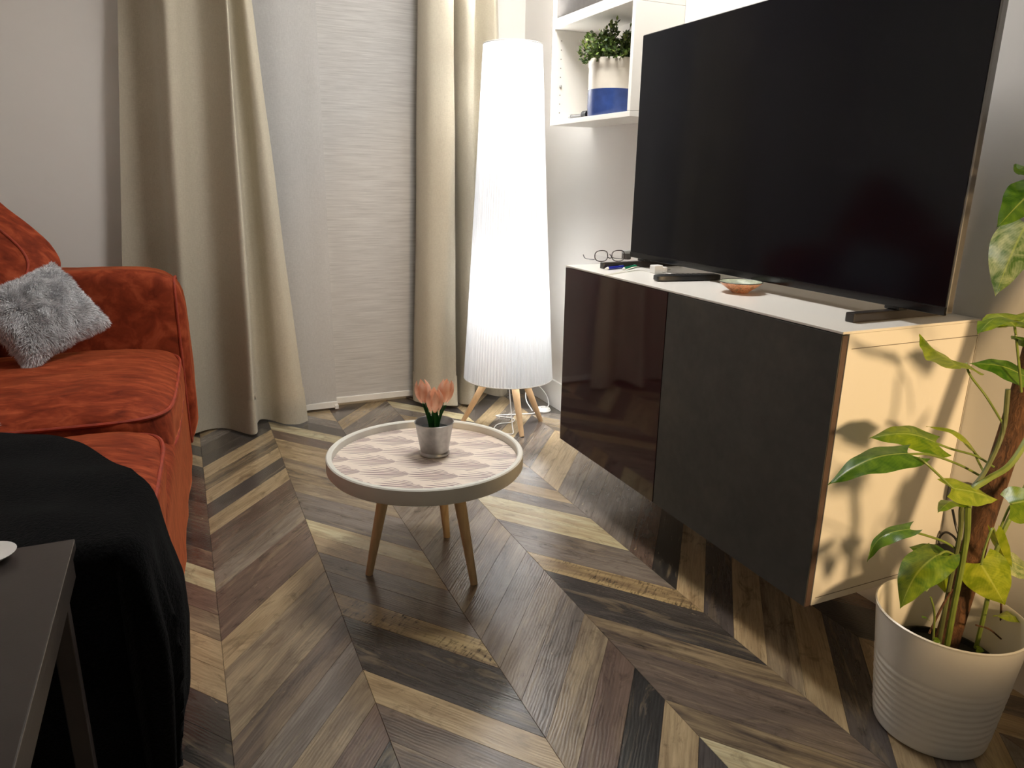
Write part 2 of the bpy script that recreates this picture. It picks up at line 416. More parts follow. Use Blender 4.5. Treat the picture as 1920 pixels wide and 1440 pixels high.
def rounded(c, hx, hy, hz, ex=(1, 0, 0), ey=(0, 1, 0), ez=(0, 0, 1), p=6, n=14, deform=None, wr=0, seed=0):
    """puffy box: a cube skin pushed onto a rounded block"""
    c, ex, ey, ez = Vector(c), Vector(ex), Vector(ey), Vector(ez)
    bm = bmesh.new(); vm = {}
    def vert(a, b, d):
        key = (round(a*n), round(b*n), round(d*n))
        if key not in vm:
            q = (abs(a)**p+abs(b)**p+abs(d)**p)**(1/p)
            u, v, w_ = a/q, b/q, d/q
            if deform: u, v, w_ = deform(u, v, w_)
            P = c+ex*(u*hx)+ey*(v*hy)+ez*(w_*hz)
            if wr:
                nn = mnoise.noise(Vector((P.x*9+seed, P.y*14, P.z*9)))+.5*mnoise.noise(Vector((P.x*24+seed, P.y*38, P.z*20)))
                P += (ex*u+ey*v+ez*w_).normalized()*nn*wr
            vm[key] = bm.verts.new(P)
        return vm[key]
    L = [-1+2*i/n for i in range(n+1)]
    for s in (-1, 1):
        for i in range(n):
            for j in range(n):
                a, b, a2, b2 = L[i], L[j], L[i+1], L[j+1]
                for q in ((lambda x, y: (x, y, s)), (lambda x, y: (x, s, y)), (lambda x, y: (s, x, y))):
                    try: bm.faces.new((vert(*q(a, b)), vert(*q(a2, b)), vert(*q(a2, b2)), vert(*q(a, b2))))
                    except ValueError: pass
    bmesh.ops.recalc_face_normals(bm, faces=bm.faces); return bm

# ------------------------------------------------------------------ the room
XR, XL, YB, YF, ZC = .43, -2.30, 2.50, -3.0, 2.42
struct('floor', box(XL, XR, YF, YB, -.10, -.009), 'floor_base')
FLOOR = bpy.data.objects['floor']
struct('wall_back', box(XL-.1, XR+.1, YB, YB+.1, -.1, ZC), 'wall')
struct('wall_right', box(XR, XR+.1, YF, YB, -.1, ZC), 'wall')
struct('wall_left', box(XL-.1, XL, YF, YB, -.1, ZC), 'wall')
struct('wall_front', box(XL-.1, XR+.1, YF-.1, YF, -.1, ZC), 'wall')
struct('ceiling', box(XL-.1, XR+.1, YF-.1, YB+.1, ZC, ZC+.1), 'ceiling')
struct('baseboard_right', box(XR-.014, XR, 1.22, YB-.016, 0, .138, .003), 'trim')
struct('baseboard_back', box(.0, XR, YB-.014, YB, 0, .138, .003), 'trim')

# the garden door behind the panels
w1 = struct('window_1', box(-1.25, .02, YB-.03, YB-.001, .0, 2.2), 'trim')
for x0, x1 in ((-1.19, -.64), (-.58, -.04)):
    mesh_obj('pane', box(x0, x1, YB-.036, YB-.028, .12, 2.12), 'night_glass', w1)

# chevron floor: each plank is a piece of the floor
PX = .2965; P0, PP = .05, .1205
SEAM0 = -1.2205
TONES = {
 'T': ((182, 160, 124), (152, 130, 98), 0), 't': ((160, 142, 114), (120, 104, 86), 0), 'C': ((206, 196, 158), (172, 154, 118), 0),
 'H': ((178, 156, 112), (132, 112, 84), 1), 'G': ((128, 118, 108), (104, 95, 88), 0), 'g': ((140, 128, 114), (112, 100, 88), 0),
 'S': ((84, 77, 74), (74, 68, 65), 0), 'D': ((78, 72, 68), (58, 54, 51), 0), 'B': ((112, 92, 80), (96, 78, 68), 0),
 'b': ((118, 102, 88), (92, 80, 72), 0), 'K': ((50, 48, 46), (40, 38, 37), 0), 'M': ((150, 130, 100), (84, 72, 62), 0)}
# keys: plank number at the strip's left seam; strips counted from the seam at x = -1.22
ROWS = {
 0: {19: 'D', 18: 'T', 17: 'G', 16: 'D', 15: 'D', 14: 'T', 13: 'M', 12: 'T', 11: 'S', 10: 'T', 9: 'B', 8: 'b', 7: 'g', 6: 'B', 5: 'B', 4: 'T', 3: 't', 2: 't', 1: 'b', 0: 'G', -1: 't', -2: 'B', -3: 'K', -4: 'T', -5: 'G', -6: 'T'},
 1: {21: 'T', 20: 'G', 19: 'D', 18: 'C', 17: 'B', 16: 'T', 15: 'T', 14: 't', 13: 'M', 12: 't', 11: 'G', 10: 'G', 9: 'C', 8: 'T', 7: 'G', 6: 'G', 5: 'H', 4: 'D', 3: 'D', 2: 'T', 1: 'b', 0: 'b', -1: 'b', -2: 'T', -3: 'G', -4: 'B'},
 2: {19: 'B', 18: 'S', 17: 'T', 16: 'G', 15: 'g', 14: 'S', 13: 'T', 12: 'g', 11: 'B', 10: 'T', 9: 'g', 8: 'g', 7: 'g', 6: 'G', 5: 'g', 4: 't', 3: 'g', 2: 'G', 1: 'g', 0: 'G', -1: 't', -2: 'B', -3: 'K', -4: 'T', -5: 'S', -6: 'T', -7: 'G'},
 3: {21: 'T', 20: 'S', 19: 'C', 18: 'G', 17: 'T', 16: 'b', 15: 'S', 14: 'T', 13: 'G', 12: 'g', 11: 'T', 10: 'G', 9: 'C', 8: 'C', 7: 'G', 6: 'G', 5: 'H', 4: 'D', 3: 'D', 2: 'M', 1: 'b', 0: 'b', -1: 'M', -2: 'C', -3: 'G', -4: 'T'},
 4: {18: 'G', 17: 'T', 16: 'S', 15: 'T', 14: 'G', 13: 'T', 12: 'S', 11: 'G', 10: 'T', 9: 'T', 8: 'g', 7: 'G', 6: 'G', 5: 'G', 4: 'B', 3: 'K', 2: 'T', 1: 'S', 0: 'T', -1: 't', -2: 'T', -3: 'S', -4: 'T', -5: 'G', -6: 'T'},
 5: {5: 'B', 4: 'T', 3: 'K', 2: 'B', 1: 'K', 0: 'K', -1: 'T', -2: 'b', -3: 'T', -4: 'B', -5: 'G'},
 -1: {21: 'D', 20: 'T', 19: 'D', 18: 'T', 17: 'D', 16: 'B', 15: 'D', 14: 'B', 13: 'b', 12: 'D', 11: 'B', 10: 'C', 9: 'B', 8: 't', 7: 'T', 6: 'T', 5: 'D', 4: 'D', 3: 'b', 2: 'M', 1: 'b', 0: 'G'},
}
GAIN = 1.0
def plank_bm(rise):
    """parallelogram plank with its origin at the near corner of its left end"""
    g = .0003; h = .008; bv = .0006
    s = 3*PP*(1 if rise else -1)
    L = math.hypot(PX, s); d = Vector((PX/L, s/L, 0))
    def prof(inset, z):
        return [Vector((inset+g, (inset+g)*s/PX+g+inset, z)), Vector((PX-inset-g, (PX-inset-g)*s/PX+g+inset, z)), Vector((PX-inset-g, (PX-inset-g)*s/PX+PP-g-inset, z)), Vector((inset+g, (inset+g)*s/PX+PP-g-inset, z))]
    bm = bmesh.new(); uvl = bm.loops.layers.uv.new('UVMap')
    A = [bm.verts.new(p) for p in prof(0, -h)]; B = [bm.verts.new(p) for p in prof(0, -bv)]; C = [bm.verts.new(p) for p in prof(bv, 0)]
    for k in range(4):
        bm.faces.new((A[k], A[(k+1) % 4], B[(k+1) % 4], B[k])); bm.faces.new((B[k], B[(k+1) % 4], C[(k+1) % 4], C[k]))
    bm.faces.new(C)
    nrm = Vector((-d.y, d.x, 0))
    for f in bm.faces:
        for lp in f.loops: lp[uvl].uv = (lp.vert.co.dot(d), lp.vert.co.dot(nrm))
    return bm
SHARED = {}
for r in (True, False):
    b_ = plank_bm(r); me = bpy.data.meshes.new('plank'); b_.to_mesh(me); b_.free(); me.materials.append(MAT['plank']); SHARED[r] = me
rs = random.Random(3)
nplank = 0
for s in range(-4, 6):
    rise = (s % 2 == 0)
    x0 = SEAM0+s*PX
    for k in range(-11, 25):
        y0 = P0+k*PP
        ylo = min(y0, y0+(3 if rise else -3)*PP); yhi = max(y0, y0+(3 if rise else -3)*PP)+PP
        xa, xb = max(x0, XL), min(x0+PX, XR)
        if xb <= xa+.01 or ylo > YB or yhi < -1.05: continue
        if s <= -2 and (yhi < -.2): continue
        if s <= -3 and yhi > 0.: continue
        clip = x0 < XL or x0+PX > XR or yhi > YB-.002
        me = SHARED[rise]
        if clip:
            bm = plank_bm(rise)
            for co, no in (((XR-x0, 0, 0), (1, 0, 0)), ((XL-x0, 0, 0), (-1, 0, 0)), ((0, YB-.001-y0, 0), (0, 1, 0))):
                bmesh.ops.bisect_plane(bm, geom=bm.verts[:]+bm.edges[:]+bm.faces[:], plane_co=co, plane_no=no, clear_outer=True)
            if len(bm.faces) < 3: bm.free(); continue
            me = bpy.data.meshes.new('plank'); bm.to_mesh(me); bm.free(); me.materials.append(MAT['plank'])
        o = bpy.data.objects.new('plank', me); COL.objects.link(o); o.parent = FLOOR
        o.location = (x0, y0, 0)
        key = ROWS.get(s, {}).get(k) or rs.choice('TtGgbBDSTM')
        a, b, hz = TONES[key]
        j = 1+rs.uniform(-.06, .06)
        o['tone_a'] = [x*GAIN*j for x in lin(a)]; o['tone_b'] = [x*GAIN*j for x in lin(b)]; o['hatch'] = float(hz)
        nplank += 1
# planks out of the picture, behind the camera and under the sofa wall
bm = bmesh.new(); uvl = bm.loops.layers.uv.new('UVMap')
for s in range(-4, 6):
    rise = s % 2 == 0; x0 = SEAM0+s*PX
    for k in range(-30, 25):
        y0 = P0+k*PP
        ylo = min(y0, y0+(3 if rise else -3)*PP); yhi = max(y0, y0+(3 if rise else -3)*PP)+PP
        built = not (yhi < -1.05 or (s <= -2 and yhi < -.2) or (s <= -3 and yhi > 0.))
        if built or ylo < YF or yhi > YB or x0 < XL or x0+PX > XR: continue
        b_ = plank_bm(rise); bmesh.ops.translate(b_, verts=b_.verts, vec=(x0, y0, 0)); join(bm, b_)
o = mesh_obj('plank_field', bm, 'plank', FLOOR); o['kind'] = 'stuff'
o['tone_a'] = list(lin((130, 112, 90))); o['tone_b'] = list(lin((100, 86, 72))); o['hatch'] = 0.0

# ------------------------------------------------------------------ media cabinet on the right wall
t = thing('media_cabinet', 'wall-hung white media cabinet with one plum and one charcoal door', 'cabinet', (.21, .6, .18))
ZT, ZB = .82, .18
body = mesh_obj('body', box(.0195, XR-.002, 0, 1.2, ZB, ZT-.006, .0012), 'white_lam', t)
for z in (ZT-.038, ZB+.018):
    mesh_obj('panel_joint', box(.03, XR-.004, -.0006, .001, z-.0007, z+.0007), 'edge_seam', body)
mesh_obj('panel_joint', box(XR-.006, XR-.0045, -.0006, .001, ZB, ZT-.04), 'edge_seam', body)
mesh_obj('top_panel', box(.0, XR-.002, 0, 1.2, ZT-.0058, ZT, .0012), 'white_lam', t)
d = mesh_obj('door', box(0, .0178, .6015, 1.1985, ZB+.001, ZT-.0075, .001), 'plum', t); d['label'] = 'glossy dark plum door'
d = mesh_obj('door', box(0, .0178, .0015, .5985, ZB+.001, ZT-.0075, .001), 'concrete', t); d['label'] = 'matte charcoal concrete-look door'
mesh_obj('edge_band', box(.002, .0165, .0006, .0017, ZB+.001, ZT-.009), 'door_edge', d)

# television
t = thing('television', 'large flat black television standing on the white media cabinet', 'television', (.27, .55, ZT))
TX, TY0, TY1, TZ0, TZ1 = .222, -.056, 1.138, .853, 1.562
mesh_obj('housing', box(TX+.001, TX+.02, TY0, TY1, TZ0, TZ1, .003), 'tv_edge', t)
mesh_obj('screen', box(TX-.0015, TX+.0012, TY0+.003, TY1-.003, TZ0+.014, TZ1-.003, .0006), 'screen', t)
mesh_obj('lower_bezel', box(TX-.003, TX+.004, TY0+.0015, TY1-.0015, TZ0-.004, TZ0+.0135, .001), 'black_gloss', t)
mesh_obj('back_cover', box(TX+.0195, TX+.06, TY0+.18, TY1-.18, TZ0+.02, TZ0+.45, .012), 'black', t)
for yc, xf in ((.075, .098), (1.075, .07)):
    f = mesh_obj('foot', box(xf, .395, yc-.012, yc+.012, ZT, ZT+.021, .003), 'foot', t)
    mesh_obj('neck', box(TX+.002, TX+.03, yc-.02, yc+.02, ZT+.02, TZ0+.01, .004), 'black', f)

# ------------------------------------------------------------------ wall shelf units in the corner
def shelf_unit(name, label, z0, z1, cat):
    y0, y1, x0, x1, th = 1.205, 1.805, .23, XR-.001, .018
    t = thing(name, label, cat, (.33, 1.5, z0))
    mesh_obj('bottom_panel', box(x0, x1, y0, y1, z0, z0+th, .0012), 'white_int', t)
    mesh_obj('top_panel', box(x0, x1, y0, y1, z1-th, z1, .0012), 'white_int', t)
    for a in (y0, y1-th):
        sp_ = mesh_obj('side_panel', box(x0, x1, a, a+th, z0+th+.0005, z1-th-.0005, .0012), 'white_int', t)
        if a > 1.5:
            for xx in (.262, .395):
                bm = bmesh.new()
                for q in range(9):
                    zz = z0+.05+q*.034
                    bmesh.ops.create_cone(bm, cap_ends=True, segments=8, radius1=.0022, radius2=.0022, depth=.0012, matrix=Matrix.Translation((xx, a-.0005, zz)) @ Matrix.Rotation(PI/2, 4, 'X'))
                mesh_obj('peg_holes', bm, 'edge_seam', sp_)['kind'] = 'stuff'
                bm = bmesh.new(); bmesh.ops.create_uvsphere(bm, u_segments=10, v_segments=6, radius=.006, matrix=Matrix.Translation((xx, a-.004, z0+.05+3*.034)))
                mesh_obj('shelf_pin', bm, 'silver', sp_, smooth=True)
    mesh_obj('back_panel', box(x1-.006, x1, y0+th, y1-th, z0+th, z1-th), 'white_int', t)
    return t
shelf_unit('box_shelf', 'open white wall box shelf holding the potted boxwood', 1.318, 1.698, 'shelf')
shelf_unit('box_shelf', 'white wall box shelf above the boxwood, filled by a charcoal bin', 1.6985, 2.0785, 'shelf')
bn = thing('storage_bin', 'charcoal felt storage bin inside the upper wall shelf', 'storage box', (.33, 1.5, 1.717))
bm = box(.236, .42, 1.23, 1.78, 1.7168, 1.95, .004); mesh_obj('bin_body', bm, 'grey_box', bn)
mesh_obj('rim', box(.234, .422, 1.228, 1.782, 1.95, 1.965, .003), 'grey_box', bn)

# stoneware crock with artificial boxwood
pc = (.334, 1.50)
zs = 1.3362
t = thing('potted_boxwood', 'small leafy boxwood in a cream and blue stoneware crock on the shelf', 'potted plant', (*pc, zs))
R_ = .091
mesh_obj('crock_base', lathe([(.0, 0), (R_*.94, 0), (R_*.98, .006), (R_, .03), (R_, .096)], (*pc, zs), 40), 'stone_blue', t, True)
mesh_obj('crock_body', lathe([(R_, .096), (R_*1.0, .15), (R_*.985, .17), (R_*1.03, .176), (R_*1.035, .198), (R_*1.0, .203), (R_*.9, .2), (R_*.88, .17), (0, .17)], (*pc, zs), 40), 'stone_white', t, True)
bm = bmesh.new(); uvl = bm.loops.layers.uv.new('UVMap'); rl = random.Random(5)
stems = bmesh.new()
for q in range(95):
    a = rl.uniform(0, 2*PI); el = rl.uniform(.25, 1.52); ln = rl.uniform(.085, .15)*(.72+.32*math.sin(el))
    d0 = Vector((math.cos(a)*math.cos(el), math.sin(a)*math.cos(el), math.sin(el)))
    base = Vector((pc[0]+.05*math.cos(a)*math.cos(el), pc[1]+.05*math.sin(a)*math.cos(el), zs+.185)); tip = base+d0*ln
    tip.x = min(tip.x, .413); tip.z = min(tip.z, 1.668)
    tube([base, base.lerp(tip, .5), tip], .0011, 4, stems, steps=2)
    for i in range(26):
        f = rl.uniform(.12, 1.0); p0 = base.lerp(tip, f)
        dv = (d0*.8+Vector((rl.gauss(0, 1), rl.gauss(0, 1), rl.gauss(0, .7)))*.7).normalized()
        side = dv.cross(Vector((rl.gauss(0, 1), rl.gauss(0, 1), rl.gauss(0, 1)))).normalized()
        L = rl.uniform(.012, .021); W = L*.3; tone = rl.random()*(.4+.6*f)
        pts = [p0, p0+dv*L*.5+side*W, p0+dv*L, p0+dv*L*.5-side*W]
        for p in pts: p.x = min(p.x, .42)
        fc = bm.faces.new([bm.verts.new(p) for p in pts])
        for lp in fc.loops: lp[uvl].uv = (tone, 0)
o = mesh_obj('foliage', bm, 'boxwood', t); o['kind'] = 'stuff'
mesh_obj('twigs', stems, 'stem_dark', t)['kind'] = 'stuff'

# small metal torch beside the crock
t = thing('pocket_torch', 'small silver metal torch lying beside the stoneware crock', 'torch', (.285, 1.655, zs))
mesh_obj('barrel', tube([(.288, 1.60, zs+.011), (.274, 1.70, zs+.011)], .009, 12), 'steel_dark', t, True)
mesh_obj('head', tube([(.289, 1.595, zs+.0155), (.286, 1.625, zs+.0155)], .0145, 14), 'black', t, True)
mesh_obj('end_cap', tube([(.2738, 1.699, zs+.011), (.2722, 1.711, zs+.011)], .0102, 12), 'silver', t, True)

# ------------------------------------------------------------------ pleated tall lamp
LC = (.09, 1.88)
t = thing('floor_lamp', 'tall glowing pleated white fabric lamp on wooden peg legs', 'lamp', (*LC, 0))
ZS0, ZS1, RB, RT = .235, 1.625, .2, .119
def prof_r(z):
    f = (z-ZS0)/(ZS1-ZS0); return RB+(RT-RB)*(f**.93)
rp = random.Random(2); NPL = 84
jit = [rp.uniform(.6, 1.25) for _ in range(NPL+1)]
def shade_fn(u, v):
    a = u*2*PI; z = ZS0+v*(ZS1-ZS0)
    ph = u*NPL; k = int(ph) % NPL; r = prof_r(z)*(1+.014*jit[k]*math.sin(2*PI*ph)**1)
    return Vector((LC[0]+r*math.cos(a), LC[1]+r*math.sin(a), z))
bm = grid(shade_fn, NPL*6, 18); bmesh.ops.remove_doubles(bm, verts=bm.verts, dist=1e-5)
sh = mesh_obj('lamp_shade', bm, 'shade', t, True)
for z, rr in ((ZS0, RB), (ZS1, RT)):
    mesh_obj('rim_wire', tube([(LC[0]+rr*math.cos(2*PI*k/60), LC[1]+rr*math.sin(2*PI*k/60), z) for k in range(60)], .003, 6, closed=True, raw=True), 'white_plastic', sh, True)
bm = bmesh.new()
for a in (0, 1, 2):
    an = a*2*PI/3+.4; tube([(LC[0], LC[1], .27), (LC[0]+.185*math.cos(an), LC[1]+.185*math.sin(an), .242)], .0035, 6, bm)
mesh_obj('spider_frame', bm, 'white_plastic', t)
mesh_obj('inner_pole', tube([(*LC, .215), (*LC, 1.40)], .007, 10), 'white_plastic', t, True)
mesh_obj('leg_plate', lathe([(0, .225), (.07, .225), (.07, .24), (0, .24)], (*LC, 0), 24), 'white_plastic', t)
for fx, fy in ((-.088, 2.0), (.088, 1.715), (.262, 1.878)):
    d = Vector((fx-LC[0], fy-LC[1], 0)); top = Vector((*LC, .235))+d*.42
    mesh_obj('leg', tube([Vector((fx, fy, 0)), Vector((fx, fy, 0)).lerp(top, .5), top], lambda q: .0105+.0065*min(1, q*1.3), 16), 'beech', t, True)
cord = mesh_obj('power_cord', tube([(.085, 1.86, .22), (.088, 1.845, .12), (.078, 1.80, .03), (.06, 1.755, .004), (.02, 1.79, .004), (.0, 1.83, .004), (.05, 1.90, .004), (.12, 1.90, .005), (.15, 1.95, .004), (.09, 2.02, .004), (.2, 2.0, .004), (.27, 1.98, .006), (.325, 2.0, .01)], .0026, 8), 'white_plastic', t, True)
mesh_obj('cord_switch', lathe([(0, 0), (.036, 0), (.038, .006), (.032, .016), (.013, .018), (.013, .023), (0, .024)], (.34, 2.01, .001), 28), 'white_plastic', t, True)
mesh_obj('power_cord', tube([(.36, 2.02, .008), (.39, 2.05, .02), (.395, 2.1, .06), (.36, 2.14, .1), (.30, 2.12, .085), (.27, 2.06, .05), (.285, 2.02, .006)], .0026, 8), 'white_plastic', t, True)
for z, pw in ((.63, .75), (1.50, 1.5)):
    ld = bpy.data.lights.new('lamp_bulb', 'POINT'); ld.energy = BULB_W*pw; ld.shadow_soft_size = .045; ld.color = (1, .985, .965)
    lo = bpy.data.objects.new('lamp_bulb', ld); COL.objects.link(lo); lo.parent = t; lo.location = (.03, .0, z)

# ------------------------------------------------------------------ reading lamp behind the plant, out of the picture
RL = (.0, -1.5)
t = thing('reading_lamp', 'black reading lamp with a warm bulb standing behind the potted climbing plant', 'lamp', (*RL, 0))
mesh_obj('base', lathe([(0, 0), (.11, 0), (.115, .006), (.11, .016), (.015, .02), (0, .02)], (*RL, 0), 32), 'black', t, True)
HD = Vector((RL[0], RL[1]+.05, .93)); AIM = (Vector((.17, 0, .66))-HD).normalized()
mesh_obj('pole', tube([(*RL, .018), (*RL, .5), (RL[0], RL[1]-.06, .9), HD-AIM*.06], .007, 10), 'black', t, True)
bm = lathe([(.018, -.07), (.03, -.05), (.042, .0), (.055, .06), (.053, .06), (.040, .0), (.028, -.048), (0, -.048)], (0, 0, 0), 32)
bmesh.ops.transform(bm, matrix=Matrix.Translation(HD) @ Vector((0, 0, 1)).rotation_difference(AIM).to_matrix().to_4x4(), verts=bm.verts)
mesh_obj('lamp_head', bm, 'black', t, True)
ld = bpy.data.lights.new('reading_bulb', 'SPOT'); ld.energy = WARM_W; ld.shadow_soft_size = .09; ld.color = (1, .68, .35)
ld.spot_size = math.radians(46); ld.spot_blend = .45
lo = bpy.data.objects.new('reading_bulb', ld); COL.objects.link(lo); lo.parent = t; lo.location = HD+AIM*.02-Vector((*RL, 0))
lo.rotation_mode = 'QUATERNION'; lo.rotation_quaternion = AIM.to_track_quat('-Z', 'Y')

# ------------------------------------------------------------------ unseen ceiling fill light, added to brighten the whole room
CLP = (-.2, 1.05)
t = thing('ceiling_fill_light', 'flat round opal fill light added on the ceiling out of view', 'lamp', (*CLP, ZC-.07))
mesh_obj('canopy', lathe([(0, -.02), (.2, -.02), (.2, -.0005), (0, -.0005)], (*CLP, ZC), 40), 'white_plastic', t)
mesh_obj('diffuser', lathe([(.24, -.02), (.25, -.03), (.24, -.055), (.16, -.066), (0, -.068)], (*CLP, ZC), 40), 'opal', t, True)

# ------------------------------------------------------------------ curtains and panels
def lerp_path(A, B, u, f):
    n = len(A)-1
    a = crom_eval(A, u*n); b = crom_eval(B, u*n)
    return a.lerp(b, f)
def crom_eval(P, x):
    i = min(int(x), len(P)-2); t_ = x-i
    g = lambda k: Vector((*P[max(0, min(len(P)-1, k))], 0))
    a, b, c, d = g(i-1), g(i), g(i+1), g(i+2)
    return .5*((2*b)+(c-a)*t_+(2*a-5*b+4*c-d)*t_*t_+(3*b-a-3*c+d)*t_**3)
def curtain(name, label, bot, top, ztop, nz, zh, loc):
    t = thing(name, label, 'curtain', loc)
    def pos(u, z, off=0):
        f = z/ztop
        p = lerp_path(bot, top, u, f)
        wob = .006*mnoise.noise(Vector((u*9, z*2.2, 1.7)))
        q = lerp_path(bot, top, min(1, u+.004), f)-lerp_path(bot, top, max(0, u-.004), f)
        nrm = Vector((-q.y, q.x, 0)); nrm.normalize()
        p = p+nrm*(wob+off); zz = z
        if z < .05: zz = z+.012*math.sin(u*11)*(1-z/.05)+.004
        return Vector((p.x, p.y, zz))
    nu = (len(bot)-1)*9
    m = mesh_obj('fabric', grid(lambda u, v: pos(u, zh+v*(ZC-.01-zh)), nu, nz), 'curtain', t, True)
    mesh_obj('hem', grid(lambda u, v: pos(u, .012+v*(zh+.004-.012), -.004), nu, 6), 'curtain', t, True)
    return t
ZTOP = 1.75
botL = [(-1.52, 2.40), (-1.40, 2.41), (-1.32, 2.37), (-1.285, 2.27), (-1.25, 2.235), (-1.215, 2.27), (-1.17, 2.30), (-1.11, 2.29), (-1.06, 2.22), (-1.012, 2.14), (-.99, 2.15), (-.985, 2.25), (-.96, 2.31), (-.91, 2.29), (-.86, 2.235), (-.80, 2.225), (-.757, 2.27)]
topL = [(-1.345, 2.42), (-1.28, 2.42), (-1.235, 2.37), (-1.215, 2.29), (-1.185, 2.24), (-1.15, 2.25), (-1.115, 2.30), (-1.06, 2.31), (-1.01, 2.26), (-.972, 2.19), (-.96, 2.20), (-.957, 2.27), (-.945, 2.32), (-.925, 2.31), (-.905, 2.26), (-.885, 2.25), (-.862, 2.29)]
curtain('drape', 'beige linen drape in deep folds beside the velvet sofa', botL, topL, ZTOP, 26, .165, (-1.15, 2.28, 0))
botR = [(-.205, 2.40), (-.215, 2.33), (-.18, 2.25), (-.115, 2.215), (-.06, 2.20), (-.038, 2.225), (-.035, 2.33), (-.01, 2.35), (-.003, 2.25), (.025, 2.205), (.055, 2.215), (.07, 2.30), (.10, 2.39), (.15, 2.39), (.19, 2.32), (.24, 2.29), (.29, 2.35)]
topR = [(-.145, 2.40), (-.165, 2.34), (-.15, 2.26), (-.11, 2.22), (-.065, 2.205), (-.04, 2.225), (-.035, 2.33), (-.012, 2.35), (-.005, 2.26), (.02, 2.21), (.055, 2.215), (.068, 2.30), (.09, 2.38), (.125, 2.39), (.16, 2.32), (.19, 2.29), (.23, 2.36)]
curtain('drape', 'beige linen drape in narrow folds behind the tall glowing lamp', botR, topR, ZTOP, 26, .165, (.03, 2.29, 0))

def panel(label, x0, x1, y, mat, z0, fold):
    t = thing('panel_blind', label, 'blind', ((x0+x1)/2, y, z0))
    def pos(u, v):
        z = z0+.03+v*(ZC-.02-z0-.03)
        return Vector((x0+(x1-x0)*u, y+.004*mnoise.noise(Vector((u*3, z*1.5, y)))+fold*(math.sin(u*7+z*.3)+.5*math.sin(u*15+1+z*.5)), z))
    mesh_obj('fabric', grid(pos, 24, 30), mat, t, True)
    mesh_obj('bottom_rail', box(x0-.003, x1+.003, y-.007, y+.007, z0, z0+.03, .002), 'trim', t)
    bm = box(x1-.012, x1+.006, y-.012, y-.004, z0-.006, z0+.014, .001)
    mesh_obj('end_clip', bm, 'white_plastic', t)
panel('plain grey sheer panel blind overlapping the streaked panel', -1.05, -.592, 2.405, 'sheer', .012, .006)
panel('white panel blind with fine horizontal streaks between the drapes', -.63, -.03, 2.435, 'streak', .022, .003)

# ------------------------------------------------------------------ round tray table
TC = Vector((-.637, .815, 0)); TZ, TR = .362, .277
t = thing('side_table', 'small round white tray table with purple palm print top', 'table', TC)
mesh_obj('tray_rim', lathe([(TR-.02, -.046), (TR-.006, -.046), (TR, -.038), (TR, -.003), (TR-.003, 0), (TR-.013, 0), (TR-.016, -.003), (TR-.016, -.024), (TR-.02, -.024)], (TC.x, TC.y, TZ), 96), 'table_white', t, True)
mesh_obj('tray_base', lathe([(0, -.045), (TR-.0175, -.045), (TR-.0175, -.0245), (0, -.0245)], (TC.x, TC.y, TZ), 64), 'table_white', t)
mesh_obj('printed_top', lathe([(0, -.0245), (TR-.0168, -.0245), (TR-.0168, -.0225), (0, -.0225)], (TC.x, TC.y, TZ), 64), 'palm', t)
for px_, py_, tx_, ty_ in ((692, 1077, .52, 0), (838, 1006, .52, 0), (889, 1095, .52, 0)):
    ft = atZ(px_, py_, 0); d = ft-TC
    top = TC+d*.62+Vector((0, 0, TZ-.046))
    mesh_obj('leg', tube([Vector((ft.x, ft.y, 0)), Vector((ft.x, ft.y, 0)).lerp(top, .5), top], lambda q: .0105+.0085*q, 18), 'oak_leg', t, True)

# zinc pot with tulips
tp = atZ(815, 851, TZ-.0225); tz = TZ-.0224
t = thing('tulip_pot', 'three peach artificial tulips in a small zinc pot on the tray table', 'potted plant', (tp.x, tp.y, tz))
c3 = (tp.x, tp.y, tz)
mesh_obj('zinc_pot', lathe([(q*1.09, h_) for q, h_ in [(0, .001), (.034, .0), (.0385, .002), (.0395, .006), (.0385, .010), (.0368, .013), (.038, .018), (.0495, .094), (.0515, .096), (.052, .0985), (.0505, .1), (.0485, .098), (.036, .02), (0, .02)]], c3, 56), 'zinc', t, True)
mesh_obj('filling', lathe([(0, .078), (.0445, .078), (.0445, .07), (0, .07)], c3, 32), 'soil', t)
def tulip_at(dx, dy, h, tilt, s):
    b = Vector(c3)+Vector((dx*.35, dy*.35, .078)); tpz = Vector(c3)+Vector((dx, dy, h))
    mesh_obj('stalk', tube([b, b.lerp(tpz, .55)+Vector((0, 0, .004)), tpz], .0028, 8), 'tulip_stem', t, True)
    ax = (tpz-b).normalized(); ax = (ax+Vector((dx, dy, 0))*tilt).normalized()
    e1 = ax.cross(Vector((0, 1, .2))).normalized(); e2 = ax.cross(e1)
    fl = None
    for k in range(6):
        an = k*PI/3+.3; inner = k % 2
        rr = (.0165 if inner else .019)*s
        def fn(u, v, an=an, rr=rr):
            hgt = v*.052*s; ww = (math.sin(PI*min(1, .12+v*.86))**.7)*(1.15 if v < .5 else 1.15-.35*(v-.5))
            prof = rr*(math.sin(PI*(.16+.66*v)))**.85
            a2 = an+(u-.5)*ww*1.05
            return tpz+ax*(hgt-.006)+(e1*math.cos(a2)+e2*math.sin(a2))*prof
        p = mesh_obj('petal', grid(fn, 6, 10, thick=.0007), 'tulip', t, True)
def tulip_leaf(an, h, lean, w_):
    b = Vector(c3)+Vector((.008*math.cos(an), .008*math.sin(an), .075)); d = Vector((math.cos(an), math.sin(an), 0)); s_ = Vector((-d.y, d.x, 0))
    def fn(u, v):
        ww = w_*math.sin(PI*(.15+.85*v))**.8
        return b+d*(lean*v*v)+Vector((0, 0, h*v))+s_*(u-.5)*2*ww+d*(.006*(abs(u-.5)*2)**2)
    mesh_obj('leaf', grid(fn, 6, 12, thick=.0006), 'tulip_stem', t, True)
